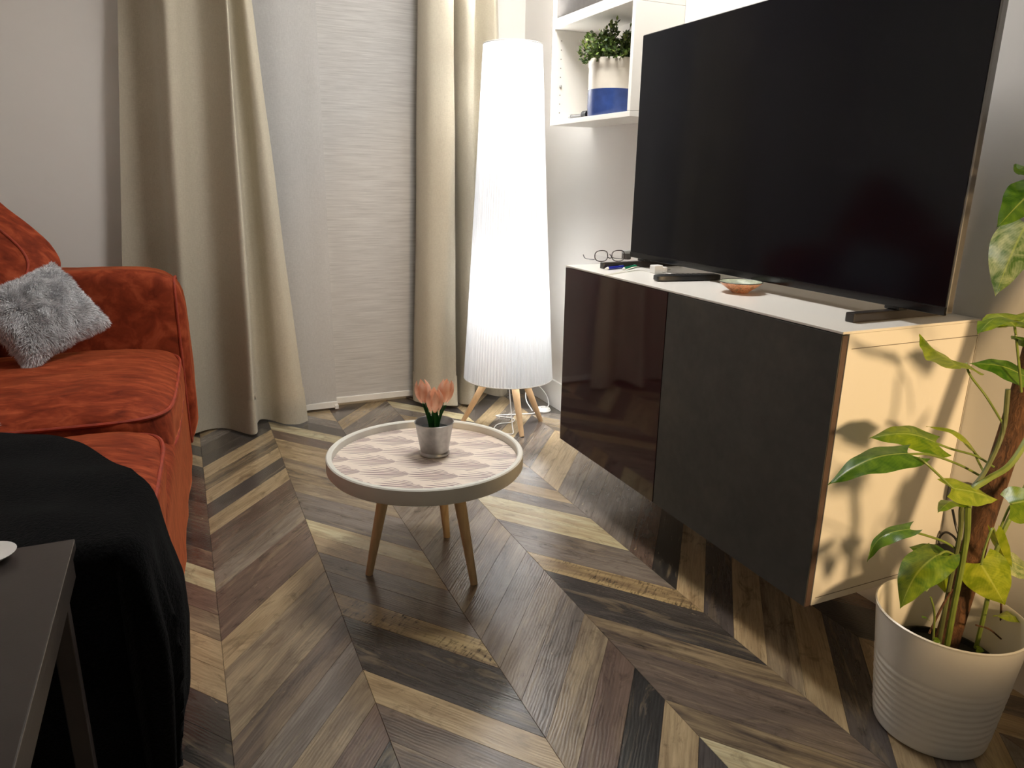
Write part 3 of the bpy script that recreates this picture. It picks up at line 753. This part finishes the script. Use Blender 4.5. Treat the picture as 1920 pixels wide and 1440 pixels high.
rgt = Vector((RGT.x, RGT.y, 0)); fw = Vector((FWD.x, FWD.y, 0)).normalized()
def rel(r, f): v = rgt*r+fw*f; return v.x, v.y
tulip_at(*rel(-.026, .008), .160, .25, 1.25); tulip_at(*rel(.026, .014), .160, .25, 1.25); tulip_at(*rel(.004, -.022), .144, .1, 1.3)
for r_, f_, h, le, w_ in ((-1, .2, .075, .022, .009), (1, .1, .072, .022, .010), (.4, -1, .062, .014, .010), (-.5, -1, .058, .014, .009), (0, 1, .07, .016, .010)):
    v = rgt*r_+fw*f_; tulip_leaf(math.atan2(v.y, v.x), h, le, w_)

# ------------------------------------------------------------------ sofa
t = thing('sofa', 'rust orange velvet sofa with loose box cushions and rounded arm', 'sofa', (-1.75, 1.1, 0))
SOFA = t; SOFA_LOC, SOFA_ROT = Vector((-1.772, 1.1, 0)), -.045
mesh_obj('base', rounded((-1.735, 1.12, .205), .472, .88, .185, p=14, n=18, wr=.006, seed=2), 'velvet', t, True)
def crown(am):
    return lambda u, v, w_: (u*(1+.02*(1-v*v)), v, w_+(am*(1-u**4)*(1-v**4)*(1 if w_ > 0 else -.2)*abs(w_)))
def cush(y0, y1, z0, z1, x0, x1, am, seed):
    c = ((x0+x1)/2, (y0+y1)/2, (z0+z1)/2); hx, hy, hz = (x1-x0)/2, (y1-y0)/2, (z1-z0)/2
    o = mesh_obj('seat_cushion', rounded(c, hx, hy, hz, p=7, n=26, deform=crown(am), wr=.007, seed=seed), 'velvet', t, True)
    for zz, f in ((.74, .988), (-.72, .988)):
        pts = []
        for k in range(96):
            a = 2*PI*k/96; q = 7
            u = math.copysign(abs(math.cos(a))**(2/q), math.cos(a)); v = math.copysign(abs(math.sin(a))**(2/q), math.sin(a))
            pts.append((c[0]+u*hx*f*1.0+.004*(1 if u > 0 else -1), c[1]+v*hy*f, c[2]+hz*zz+ (am*hz*.15*(1-min(1, max(abs(u), abs(v))**4)))))
        mesh_obj('piping', tube(pts, .0055, 7, closed=True, raw=True), 'velvet_pipe', o, True)
    return o
cush(1.06, 1.89, .335, .485, -2.0, -1.262, .55, 1)
cush(.24, 1.035, .325, .462, -2.0, -1.272, .42, 5)
o = mesh_obj('arm', rounded((-1.70, 1.985, .41), .465, .088, .362, p=7, n=24, wr=.004, seed=4), 'velvet', t, True)
mesh_obj('back', rounded((-2.095, 1.15, .46), .11, .95, .40, p=8, n=18, wr=.006, seed=8), 'velvet', t, True)
pts = []
for k in range(80):
    a = 2*PI*k/80; q = 7
    v = math.copysign(abs(math.cos(a))**(2/q), math.cos(a)); w_ = math.copysign(abs(math.sin(a))**(2/q), math.sin(a))
    pts.append((-1.266, 1.985+v*.0875*.885, .41+w_*.361*.885))
mesh_obj('piping', tube(pts, .005, 7, closed=True, raw=True), 'velvet_pipe', o, True)
for x, y in ((-2.1, .32), (-1.36, .32), (-2.1, 1.9), (-1.36, 1.9)):
    mesh_obj('foot', lathe([(0, 0), (.02, 0), (.026, .03), (0, .03)], (x, y, 0), 14), 'dark_table', t)

SOFA.location = SOFA_LOC; SOFA.rotation_euler = (0, 0, SOFA_ROT)

def square_pillow(A, B, C, depth, p=10, pw=.5):
    """pillow skin between corners A-B-C (B is the shared one); bulges along the normal"""
    A, B, C = Vector(A), Vector(B), Vector(C); c = (A+C)/2; ex = (A-B)/2; ey = (C-B)/2
    nz = ex.cross(ey).normalized()
    if nz.dot(CAM-c) < 0: nz = -nz
    return c, ex, ey, nz
# rust scatter cushion leaning in the corner
Bc = atY(101, 492, 1.88); Ac = atY(-205, 258, 2.0); Cc = atY(-70, 690, 1.66)
c, ex, ey, nz = square_pillow(Ac, Bc, Cc, .1)
t = thing('scatter_cushion', 'rust velvet box cushion leaning at the sofa back behind the grey pillow', 'cushion', c-ey.normalized()*0)
tv = atY(153, 486, 1.955)-Bc
mesh_obj('cover', rounded(c+tv*.5, 1, 1, 1, ex, ey, tv*.5, p=5, n=20, wr=.004, seed=11), 'velvet', t, True)
pts = []
for k in range(90):
    a = 2*PI*k/90; q = 5
    u = math.copysign(abs(math.cos(a))**(2/q), math.cos(a)); v = math.copysign(abs(math.sin(a))**(2/q), math.sin(a))
    pts.append(c+tv*.06+ex*u*.875+ey*v*.875)
mesh_obj('piping', tube(pts, .0045, 7, closed=True, raw=True), 'velvet_pipe', t, True)

# grey fur pillows
def fur_pillow(label, A, B, C, bulge, seed, nblades):
    c, ex, ey, nz = square_pillow(A, B, C, bulge)
    t = thing('fur_pillow', label, 'pillow', c, None)
    def surf(u, v, sgn):
        e = max(0, (1-u*u)*(1-v*v))
        k = 1-.06*(1-abs(v)**2)*abs(u)-.06*(1-abs(u)**2)*abs(v)
        return c+ex*(u*k)+ey*(v*k)+nz*(sgn*bulge*e**.42)
    bm = bmesh.new(); N = 22
    for sgn in (1, -1):
        V = [[bm.verts.new(surf(-1+2*i/N, -1+2*j/N, sgn)) for j in range(N+1)] for i in range(N+1)]
        for i in range(N):
            for j in range(N): bm.faces.new((V[i][j], V[i+1][j], V[i+1][j+1], V[i][j+1]))
    bmesh.ops.remove_doubles(bm, verts=bm.verts, dist=1e-5); bmesh.ops.recalc_face_normals(bm, faces=bm.faces)
    mesh_obj('cover', bm, 'fur', t, True)
    rr = random.Random(seed); verts, faces, tones = [], [], []
    for q in range(nblades):
        sgn = 1 if rr.random() < .8 else -1
        u, v = rr.uniform(-1, 1), rr.uniform(-1, 1)
        if rr.random() < .12:
            if rr.random() < .5: u = math.copysign(1, u)
            else: v = math.copysign(1, v)
        p = surf(u, v, sgn); h = .02
        n_ = (surf(min(1, u+h), v, sgn)-surf(max(-1, u-h), v, sgn)).cross(surf(u, min(1, v+h), sgn)-surf(u, max(-1, v-h), sgn))
        if n_.length < 1e-9: n_ = nz.copy()
        n_.normalize()
        if n_.dot(nz*sgn) < 0: n_ = -n_
        out = (p-c); out = (out-nz*out.dot(nz)).normalized() if out.length > 1e-6 else ex
        edge = max(abs(u), abs(v))**4
        clump = Vector((mnoise.noise(p*26+Vector((3, 1, 7))), mnoise.noise(p*26+Vector((9, 4, 2))), mnoise.noise(p*26)-.4))
        d = (n_*(1-.6*edge)+out*.8*edge+clump*.9+Vector((rr.gauss(0, .25), rr.gauss(0, .25), rr.gauss(0, .25)))).normalized()
        L = rr.uniform(.009, .017); s_ = d.cross(Vector((rr.gauss(0, 1), rr.gauss(0, 1), rr.gauss(0, 1)))).normalized()*.00075
        i0 = len(verts); bend = clump*.006
        verts += [p-s_, p+s_, p+d*L*.6+s_*.8+bend*.3, p+d*L*.6-s_*.8+bend*.3, p+d*L+bend]
        faces += [(i0, i0+1, i0+2, i0+3), (i0+3, i0+2, i0+4)]
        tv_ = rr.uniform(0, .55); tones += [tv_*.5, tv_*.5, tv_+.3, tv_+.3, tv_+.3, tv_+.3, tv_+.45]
    o_at = ORG[t]
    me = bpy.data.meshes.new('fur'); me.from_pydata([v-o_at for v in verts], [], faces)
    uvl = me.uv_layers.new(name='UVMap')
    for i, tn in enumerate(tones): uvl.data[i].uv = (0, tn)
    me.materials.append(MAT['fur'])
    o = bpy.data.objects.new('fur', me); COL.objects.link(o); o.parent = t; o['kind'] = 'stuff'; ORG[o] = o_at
    return t
fur_pillow('grey faux fur pillow leaning on the rust cushion in the sofa corner', atY(98, 496, 1.80), atY(204, 607, 1.74), atY(54, 690, 1.52), .075, 21, 30000)
fur_pillow('grey faux fur pillow lying on the seat next to the black throw', (-1.95, 1.30, .63), atY(18, 806, 1.10), (-1.93, .84, .57), .05, 22, 6000)

# black fleece throw over the near end
t = thing('throw_blanket', 'black fleece throw draped over the armless end of the velvet sofa', 'blanket', (-1.75, 1.1, 0))
XE, YE, ZE, DROP = -1.262, .245, .515, .485
FARY = [(-2.02, 1.03), (-1.9, 1.02), (-1.75, .985), (-1.63, .94), (-1.52, .88), (-1.43, .78), (-1.35, .64), (-1.29, .53), (-1.24, .475), (-1.17, .445), (-1.11, .455), (-1.0, .475), (-.9, .455), (-.82, .415), (-.775, .375)]
def far_y(x):
    for (xa, ya), (xb, yb) in zip(FARY, FARY[1:]):
        if x <= xb: return ya+(yb-ya)*(x-xa)/(xb-xa)
    return FARY[-1][1]
def thr(u, v):
    x = -2.02+u*(XE+DROP+2.02); yf = far_y(x); yn = YE-DROP
    y = yf+(yn-yf)*v
    dx, dy = max(0, x-XE+.04), max(0, YE+.02-y)
    h = math.hypot(dx, dy)
    px, py = min(x, XE-.04), max(y, YE+.02)
    if h < 1e-6:
        z = ZE+.006*mnoise.noise(Vector((x*8, y*8, 3)))+.004*math.sin(y*30+x*11)
        return Vector((x, y, z))
    cx, cyy = dx/h, -dy/h; th = math.atan2(dy, dx)
    r = .045
    if h < r*PI/2: out, dn = r*math.sin(h/r), r*(1-math.cos(h/r))
    else: out, dn = r, r+(h-r*PI/2)
    dn = min(dn, ZE-.012)
    k = min(1, max(0, h-.05)/.16)
    if dx > 0 and dy == 0: wv = math.sin(y*33+.6)+.5*math.sin(y*71+dn*4)
    elif dx == 0: wv = math.sin(x*30)*.6
    else: wv = math.sin(th*6+(YE+.02)*33+.6)
    out += k*(.012*wv+.024)*(1.0 if dx > 0 else .45)
    if dn > .28: out -= (dn-.28)*.10
    if dy > 0: out = min(out, .058) if dx == 0 else out
    z = ZE-dn+.004*mnoise.noise(Vector((x*8, y*8, 3)))
    return Vector((px+cx*out, py+cyy*out*(1 if dx > 0 else .8), max(z, .012)))
mesh_obj('fleece', grid(thr, 96, 84, thick=-.007), 'fleece', t, True)
t.location = SOFA_LOC; t.rotation_euler = (0, 0, SOFA_ROT)

# ------------------------------------------------------------------ dark side table in the near corner
ZK = .565
pc_ = atZ(140, 1010, ZK)
X1, Y1 = pc_.x, pc_.y
t = thing('end_table', 'black-brown wooden end table beside the black fleece throw', 'table', (X1-.27, Y1-.28, 0))
mesh_obj('table_top', box(X1-.55, X1, Y1-.56, Y1, ZK-.017, ZK, .0016), 'dark_table', t)
mesh_obj('apron', box(X1-.545, X1-.003, Y1-.557, Y1-.02, ZK-.055, ZK-.019, .0015), 'dark_table', t)
mesh_obj('edge_highlight', box(X1-.003, X1-.0022, Y1-.555, Y1-.022, ZK-.0205, ZK-.0190), 'table_edge', t)  # thin pale strips: bevel highlights painted along the top and apron
mesh_obj('edge_highlight', box(X1-.0007, X1+.0002, Y1-.557, Y1-.003, ZK-.0022, ZK-.0007), 'table_edge', t)
for x, y in ((X1-.025, Y1-.06), (X1-.53, Y1-.06), (X1-.025, Y1-.53), (X1-.53, Y1-.53)):
    mesh_obj('leg', box(x-.013, x+.013, y-.013, y+.013, 0, ZK-.054, .002), 'dark_table', t)
pp = atZ(-14, 1034, ZK)
t = thing('saucer', 'small white saucer on the black-brown end table', 'saucer', (pp.x, pp.y, ZK))
mesh_obj('dish', lathe([(0, .001), (.02, .001), (.028, .006), (.036, .011), (.037, .0125), (.035, .0125), (.026, .0075), (0, .004)], (pp.x, pp.y-.03, ZK), 32), 'white_plastic', t, True)

# ------------------------------------------------------------------ planter and climbing plant
PC = (.145, -.235)
t = thing('potted_climber', 'variegated heart-leaf climber on a coir pole in a ribbed white planter', 'potted plant', (*PC, 0))
PLANT = t
HP, RB_, RT_ = .272, .108, .138
prof = [(0, .004), (RB_*.93, 0), (RB_, .006)]
NZ = 60
for k in range(NZ+1):
    z = .01+(HP-.012)*k/NZ; r = RB_+(RT_-RB_)*(z/HP)
    zz = z/HP
    if .1 < zz < .62: r += .0011*math.sin((zz-.1)/.52*2*PI*9)
    prof.append((r, z))
prof += [(RT_+.001, HP), (RT_-.002, HP+.002), (RT_-.0045, HP), (RT_-.006, HP-.01), (RT_-.022, .09), (0, .09)]
mesh_obj('planter', lathe(prof, (*PC, 0), 72), 'pot_white', t, True)
mesh_obj('inner_pot', lathe([(.099, .092), (.105, .168), (.107, .17), (.102, .17), (.1, .158), (0, .16)], (*PC, 0), 40), 'soil', t, True)
pole_pts = [(PC[0]+.02, PC[1]+.012, .155), atY(1806, 1100, -.205), atY(1838, 985, -.195), atY(1896, 810, -.18), atY(1955, 610, -.165), atY(2010, 380, -.16), atY(2050, 200, -.16)]
mesh_obj('coir_pole', tube(pole_pts, .0235, 14), 'coir', t, True)
def vine(px, Y, r=.004, mat='stem', name='vine'):
    return mesh_obj(name, tube([atY(x, y, yy) for (x, y), yy in zip(px, Y)], r, 8), mat, t, True)
vine([(1775, 1215), (1790, 1130), (1812, 1010), (1818, 930), (1850, 900), (1895, 870), (1940, 800)], [-.25, -.255, -.258, -.26, -.265, -.262, -.255], .0058, 'stem')
vine([(1760, 1210), (1778, 1110), (1800, 1000), (1806, 940), (1846, 885), (1880, 810), (1890, 730)], [-.24, -.248, -.252, -.255, -.258, -.255, -.25], .0045, 'stem_dark')
vine([(1830, 1215), (1850, 1130), (1862, 1060), (1880, 1000), (1930, 900)], [-.265, -.27, -.27, -.268, -.26], .0045, 'stem')
vine([(1750, 1200), (1752, 1150), (1745, 1120)], [-.27, -.272, -.272], .002, 'stem')
vine([(1876, 1180), (1878, 1110), (1880, 1075), (1872, 1030)], [-.26, -.262, -.262, -.25], .002, 'coir', 'air_root')
vine([(1742, 1188), (1765, 1140), (1785, 1105)], [-.265, -.262, -.25], .0022, 'coir', 'air_root')
vine([(1830, 1172), (1855, 1180), (1877, 1198)], [-.27, -.272, -.28], .0018, 'coir', 'air_root')

def leaf(base, tip, W, n_hint, curl=.12, fold=.25, mat='leaf', pet=None, twist=0):
    b, tp_ = Vector(base), Vector(tip); d = tp_-b; L = d.length; d.normalize()
    n_ = Vector(n_hint); n_ = (n_-d*n_.dot(d)).normalized(); s_ = d.cross(n_).normalized()
    def fn(u, v):
        x = (u-.5)*2
        wv = (math.sin(PI*min(1, (v*.93+.07)**.62))**.85)*(1-.22*v)
        if v > .8: wv *= 1-((v-.8)/.2)**2*.45
        hw = W*.5*wv*1.06
        back = -.16*L*abs(x)**1.5*(1-v)**5
        al = v*L*(1.0)+back
        up = curl*L*math.sin(PI*v)-fold*hw*abs(x)+.012*L*math.sin(v*17+x*3)*abs(x)
        return b+d*al+s_*(x*hw+twist*v*v*L*.1)+n_*up
    o = mesh_obj('leaf', grid(fn, 10, 18, uvs=lambda u, v: (v, (u-.5)*2)), mat, t, True)
    if pet:
        mesh_obj('petiole', tube([b+d*.004]+[atY(*p) for p in pet], .0023, 7), 'stem', t, True)
    return o
TC_ = lambda p: CAM-Vector(p)
def lf(b, tpx, W, nh, **k):
    B, T = atY(*b), atY(*tpx)
    view = (CAM-B).normalized()
    # n hint in view frame: (right, up, toward viewer)
    n_ = R2*nh[0]+U2*nh[1]+view*nh[2]
    return leaf(B, T, W, n_, **k)
# (base pixel x, y, depth plane), (tip pixel)
lf((1926, 330, -.16), (1908, 318, -.2), .05, (0, .3, 1), mat='leaf_dark')
lf((1945, 352, -.18), (1868, 428, -.21), .075, (.2, .35, .9), curl=.1, mat='leaf_dark')
lf((1925, 418, -.20), (1866, 556, -.235), .088, (-.3, .2, 1), curl=.05, fold=.12, mat='leaf_var', pet=[(1932, 405, -.2), (1950, 430, -.21)])
lf((1904, 612, -.22), (1832, 628, -.26), .075, (0, 1, .35), curl=.14, mat='leaf', pet=[(1906, 640, -.23), (1912, 700, -.235), (1915, 735, -.235)])
lf((1908, 608, -.22), (1990, 590, -.2), .09, (0, 1, .5), curl=.1, mat='leaf_lime')
lf((1890, 600, -.2), (1850, 590, -.14), .07, (.1, .8, .6), curl=.1, mat='leaf_lime')
lf((1813, 682, -.17), (1723, 628, -.20), .068, (-.1, .8, .6), curl=-.05, fold=.35, mat='leaf_lime', pet=[(1820, 705, -.175), (1850, 745, -.19), (1884, 800, -.225)])
lf((1922, 706, -.22), (1818, 682, -.16), .062, (0, .7, .7), curl=.12, mat='leaf_dark')
lf((1940, 650, -.24), (1896, 632, -.28), .05, (0, .6, .8), curl=.05, mat='leaf_dark')
lf((1703, 850, -.20), (1552, 910, -.17), .075, (-.1, .75, .65), curl=.13, fold=.3, mat='leaf_dark', pet=[(1745, 853, -.205), (1800, 872, -.215), (1848, 898, -.235)])
lf((1756, 830, -.16), (1630, 822, -.10), .085, (.0, .75, .65), curl=.14, fold=.25, mat='leaf', pet=[(1785, 842, -.17), (1830, 855, -.195), (1864, 876, -.22)])
lf((1829, 846, -.17), (1736, 800, -.11), .05, (.3, .9, .3), curl=.17, fold=.4, mat='leaf_lime', pet=[(1834, 865, -.18), (1846, 888, -.215)])
lf((1783, 915, -.255), (1870, 938, -.29), .07, (.1, .75, .7), curl=.05, fold=.2, mat='leaf_lime', pet=[(1740, 872, -.235), (1722, 858, -.22)])
lf((1800, 945, -.25), (1758, 962, -.29), .045, (.1, .9, .3), curl=.1, mat='leaf', pet=[(1808, 965, -.25), (1812, 1000, -.255)])
lf((1893, 945, -.27), (1960, 935, -.31), .08, (0, .5, .9), curl=.05, mat='leaf', pet=[(1888, 960, -.268), (1872, 1000, -.262)])
lf((1706, 992, -.22), (1626, 1054, -.19), .045, (-.3, .8, .4), curl=.26, fold=.35, mat='leaf_dark', pet=[(1740, 1005, -.225), (1775, 1018, -.24), (1806, 1040, -.25)])
lf((1758, 1040, -.25), (1688, 1142, -.27), .088, (-.4, .6, .7), curl=.16, fold=.2, mat='leaf', pet=[(1775, 1034, -.25), (1800, 1048, -.252)])
lf((1772, 1046, -.22), (1704, 1026, -.17), .06, (0, .8, .6), curl=.12, mat='leaf_dark')
lf((1728, 1062, -.22), (1738, 1110, -.24), .05, (.2, .2, 1), curl=.05, mat='leaf_var')
lf((1762, 1064, -.22), (1772, 1112, -.24), .038, (-.3, .2, 1), curl=.05, mat='leaf')
lf((1838, 1056, -.27), (1884, 1134, -.30), .088, (-.1, .3, .95), curl=.08, fold=.2, mat='leaf_lime', pet=[(1846, 1030, -.268), (1860, 992, -.266), (1866, 1000, -.262)])
lf((1866, 998, -.265), (1898, 1066, -.285), .03, (-.6, .4, .7), curl=.08, fold=.5, mat='leaf_lime')
lf((1894, 1052, -.28), (1945, 1082, -.30), .05, (.1, .4, .9), curl=.03, mat='leaf_var')
lf((1945, 1200, -.27), (1861, 1156, -.295), .062, (.2, .7, .75), curl=.1, mat='leaf_lime')
lf((1752, 1200, -.275), (1764, 1206, -.285), .016, (0, .6, .8), mat='leaf')
lf((1832, 1216, -.275), (1846, 1221, -.285), .016, (0, .6, .8), mat='leaf')
lf((1738, 1160, -.27), (1728, 1158, -.275), .014, (0, .6, .8), mat='leaf_dark')

# cables on the wall behind the plant
t = thing('power_cable', 'black power cables with adapters hanging on the wall behind the climber', 'cable', (XR-.02, -.02, .3))
def wx(px, py, x=XR-.012): return atX(px, py, x)
mesh_obj('cord', tube([wx(1786, 955), wx(1792, 985), wx(1800, 1012), wx(1806, 1035), wx(1790, 1060)], .003, 7), 'black', t, True)
mesh_obj('cord', tube([wx(1795, 1050), wx(1768, 1030), wx(1760, 1012), wx(1772, 998), wx(1790, 1008), wx(1800, 1030)], .0028, 7), 'black', t, True)
a_ = wx(1815, 925, XR-.016); b_ = wx(1782, 1040, XR-.016)
mesh_obj('adapter', box(a_.x-.015, a_.x+.015, a_.y-.016, a_.y+.016, a_.z-.022, a_.z+.022, .004), 'black', t, True)
mesh_obj('adapter', box(b_.x-.015, b_.x+.015, b_.y-.03, b_.y+.03, b_.z-.012, b_.z+.014, .004), 'black', t, True)

# ------------------------------------------------------------------ small things on the cabinet
Z0 = ZT+.0003
# painted bowl
pb = atZ(1387, 548, Z0)
t = thing('trinket_bowl', 'small shallow bowl painted with red flowers in front of the television', 'bowl', (pb.x, pb.y, Z0))
mesh_obj('bowl_body', lathe([(0, 0), (.022, 0), (.024, .003), (.046, .018), (.057, .0275), (.0575, .029)], (pb.x, pb.y, Z0), 40), 'bowl_out', t, True)
mesh_obj('bowl_lining', lathe([(.0575, .029), (.056, .029), (.044, .0185), (.024, .006), (0, .005)], (pb.x, pb.y, Z0), 40), 'bowl_in', t, True)
mesh_obj('bowl_rim', tube([(pb.x+.0572*math.cos(2*PI*k/40), pb.y+.0572*math.sin(2*PI*k/40), Z0+.0292) for k in range(40)], .0011, 6, closed=True, raw=True), 'black', t, True)
# remote
ra, rb = atZ(1228, 528, Z0), atZ(1352, 525, Z0)
d = (rb-ra).normalized(); s_ = Vector((-d.y, d.x, 0)); L = min((rb-ra).length, .21); mid = (ra+rb)/2+s_*.01
t = thing('remote_control', 'slim black remote control lying beside the painted bowl', 'remote control', (mid.x, mid.y, Z0))
rem = mesh_obj('case', rounded((mid.x, mid.y, Z0+.0095), L/2, .02, .0092, d, s_, p=9, n=10), 'black', t, True)
bm = bmesh.new()
for i in range(7):
    for j in (-1, 0, 1):
        q = mid+d*(-L*.3+i*L*.085)+s_*(j*.0105); b2 = box(-.0035, .0035, -.003, .003, 0, .0012, .0006)
        bmesh.ops.translate(b2, verts=b2.verts, vec=(q.x, q.y, Z0+.0182)); join(bm, b2)
k_ = mesh_obj('keypad', bm, 'foot', t)
# white charger with plug
ca = atZ(1232, 512, Z0)
t = thing('usb_charger', 'white cube wall charger with metal prongs next to the remote', 'charger', (ca.x, ca.y, Z0))
mesh_obj('cube', box(ca.x-.02, ca.x+.012, ca.y-.015, ca.y+.015, Z0, Z0+.026, .003), 'white_plastic', t)
mesh_obj('flange', box(ca.x+.0122, ca.x+.03, ca.y-.014, ca.y+.014, Z0+.002, Z0+.02, .004), 'white_plastic', t)
bm = bmesh.new()
for s2 in (-.006, .006): tube([(ca.x+.029, ca.y+s2, Z0+.011), (ca.x+.046, ca.y+s2, Z0+.011)], .002, 8, bm)
mesh_obj('prongs', bm, 'silver', t)
# pens
def pen(name, label, p1, p2, mat, r, capmat):
    a, b = atZ(*p1, Z0), atZ(*p2, Z0); z = Vector((0, 0, r+.0002)); a = a+z; b = b+z
    t = thing(name, label, 'pen', (a.x, a.y, Z0), None)
    mesh_obj('barrel', tube([a, a.lerp(b, .5), b], r, 10), mat, t, True)
    dd = (a-b).normalized()
    mesh_obj('tip', tube([a+dd*.0005, a+dd*.008, a+dd*.016], lambda f: r*(.95-.7*f), 10), capmat, t, True)
    mesh_obj('clip', tube([b+Vector((0, 0, r+.0008)), b.lerp(a, .28)+Vector((0, 0, r+.0008))], .0008, 6), 'silver', t)
pen('ballpoint_pen', 'blue ballpoint pen on the cabinet next to the spectacles', (1140, 506), (1168, 503), 'blue_pen', .0052, 'white_plastic')
pen('ballpoint_pen', 'dark green ballpoint pen crossing the paper strip', (1170, 507), (1194, 501), 'green_pen', .0052, 'white_plastic')
pen('ballpoint_pen', 'olive green pen lying behind the dark green pen', (1180, 500), (1204, 495), 'olive_pen', .0045, 'green_pen')
# curled paper strip
a, b, c_, e_ = atZ(1131, 516, Z0+.002), atZ(1160, 511, Z0+.002), atZ(1192, 506, Z0+.002), atZ(1214, 507, Z0+.002)
t = thing('paper_strip', 'long curled strip of white paper lying across the pens', 'paper', (b.x, b.y, Z0))
P_ = [a+Vector((0, 0, .0003)), b+Vector((0, 0, .0006)), c_+Vector((0, 0, .010)), e_+Vector((0, 0, .0006))]
cur = crom(P_, 8)
mesh_obj('sheet', grid(lambda u, v: cur[int(round(u*(len(cur)-1)))]+Vector((.002, .010, 0))*(v-.5)*1.0*(1+.5*u), len(cur)-1, 3, thick=.0003), 'paper', t, True)
# spectacles lying upside down
t = thing('spectacles', 'tortoiseshell spectacles resting upside down on the cabinet corner', 'glasses', (.13, 1.13, Z0))
gA = atZ(1115, 492, Z0); gx = Vector((1, -.15, 0)).normalized(); gy = Vector((-gx.y, gx.x, 0))
def gp(u, v, z): return gA+gx*u+gy*v+Vector((0, 0, z-Z0+Z0))
for k in (0, 1):
    cx0 = .026+k*.066; pts = []
    for i in range(32):
        a_ = 2*PI*i/32; u = math.copysign(abs(math.cos(a_))**.8, math.cos(a_)); v = math.copysign(abs(math.sin(a_))**.8, math.sin(a_))
        pts.append(gp(cx0+u*.025, 0.004*u*u, .0225+v*.0195))
    fr = mesh_obj('rim', tube(pts, .0017, 6, closed=True, raw=True), 'tortoise', t, True)
    bm = bmesh.new(); bm.faces.new([bm.verts.new(p) for p in pts]); mesh_obj('lens', bm, 'lens', fr)
    sgn = -1 if k == 0 else 1; hx_ = cx0+sgn*.027
    mesh_obj('temple', tube([gp(hx_, .002, .010), gp(hx_, .05, .006), gp(hx_-sgn*.004, .105, .004), gp(hx_-sgn*.006, .13, .014)], .0017, 6), 'tortoise', t, True)
mesh_obj('bridge', tube([gp(.050, .004, .018), gp(.059, .0, .014), gp(.068, .004, .018)], .0018, 6), 'tortoise', t, True)
# little grey tub behind the spectacles
q = atZ(1174, 486, Z0)
t = thing('small_tub', 'small round grey tub at the corner of the television', 'tub', (q.x, q.y, Z0))
mesh_obj('tub_body', lathe([(0, 0), (.016, 0), (.0175, .003), (.0175, .022), (0, .022)], (q.x, q.y, Z0), 28), 'grey_box', t, True)
mesh_obj('lid', lathe([(0, .0222), (.0185, .0222), (.0185, .031), (.017, .033), (0, .033)], (q.x, q.y, Z0), 28), 'silver', t, True)
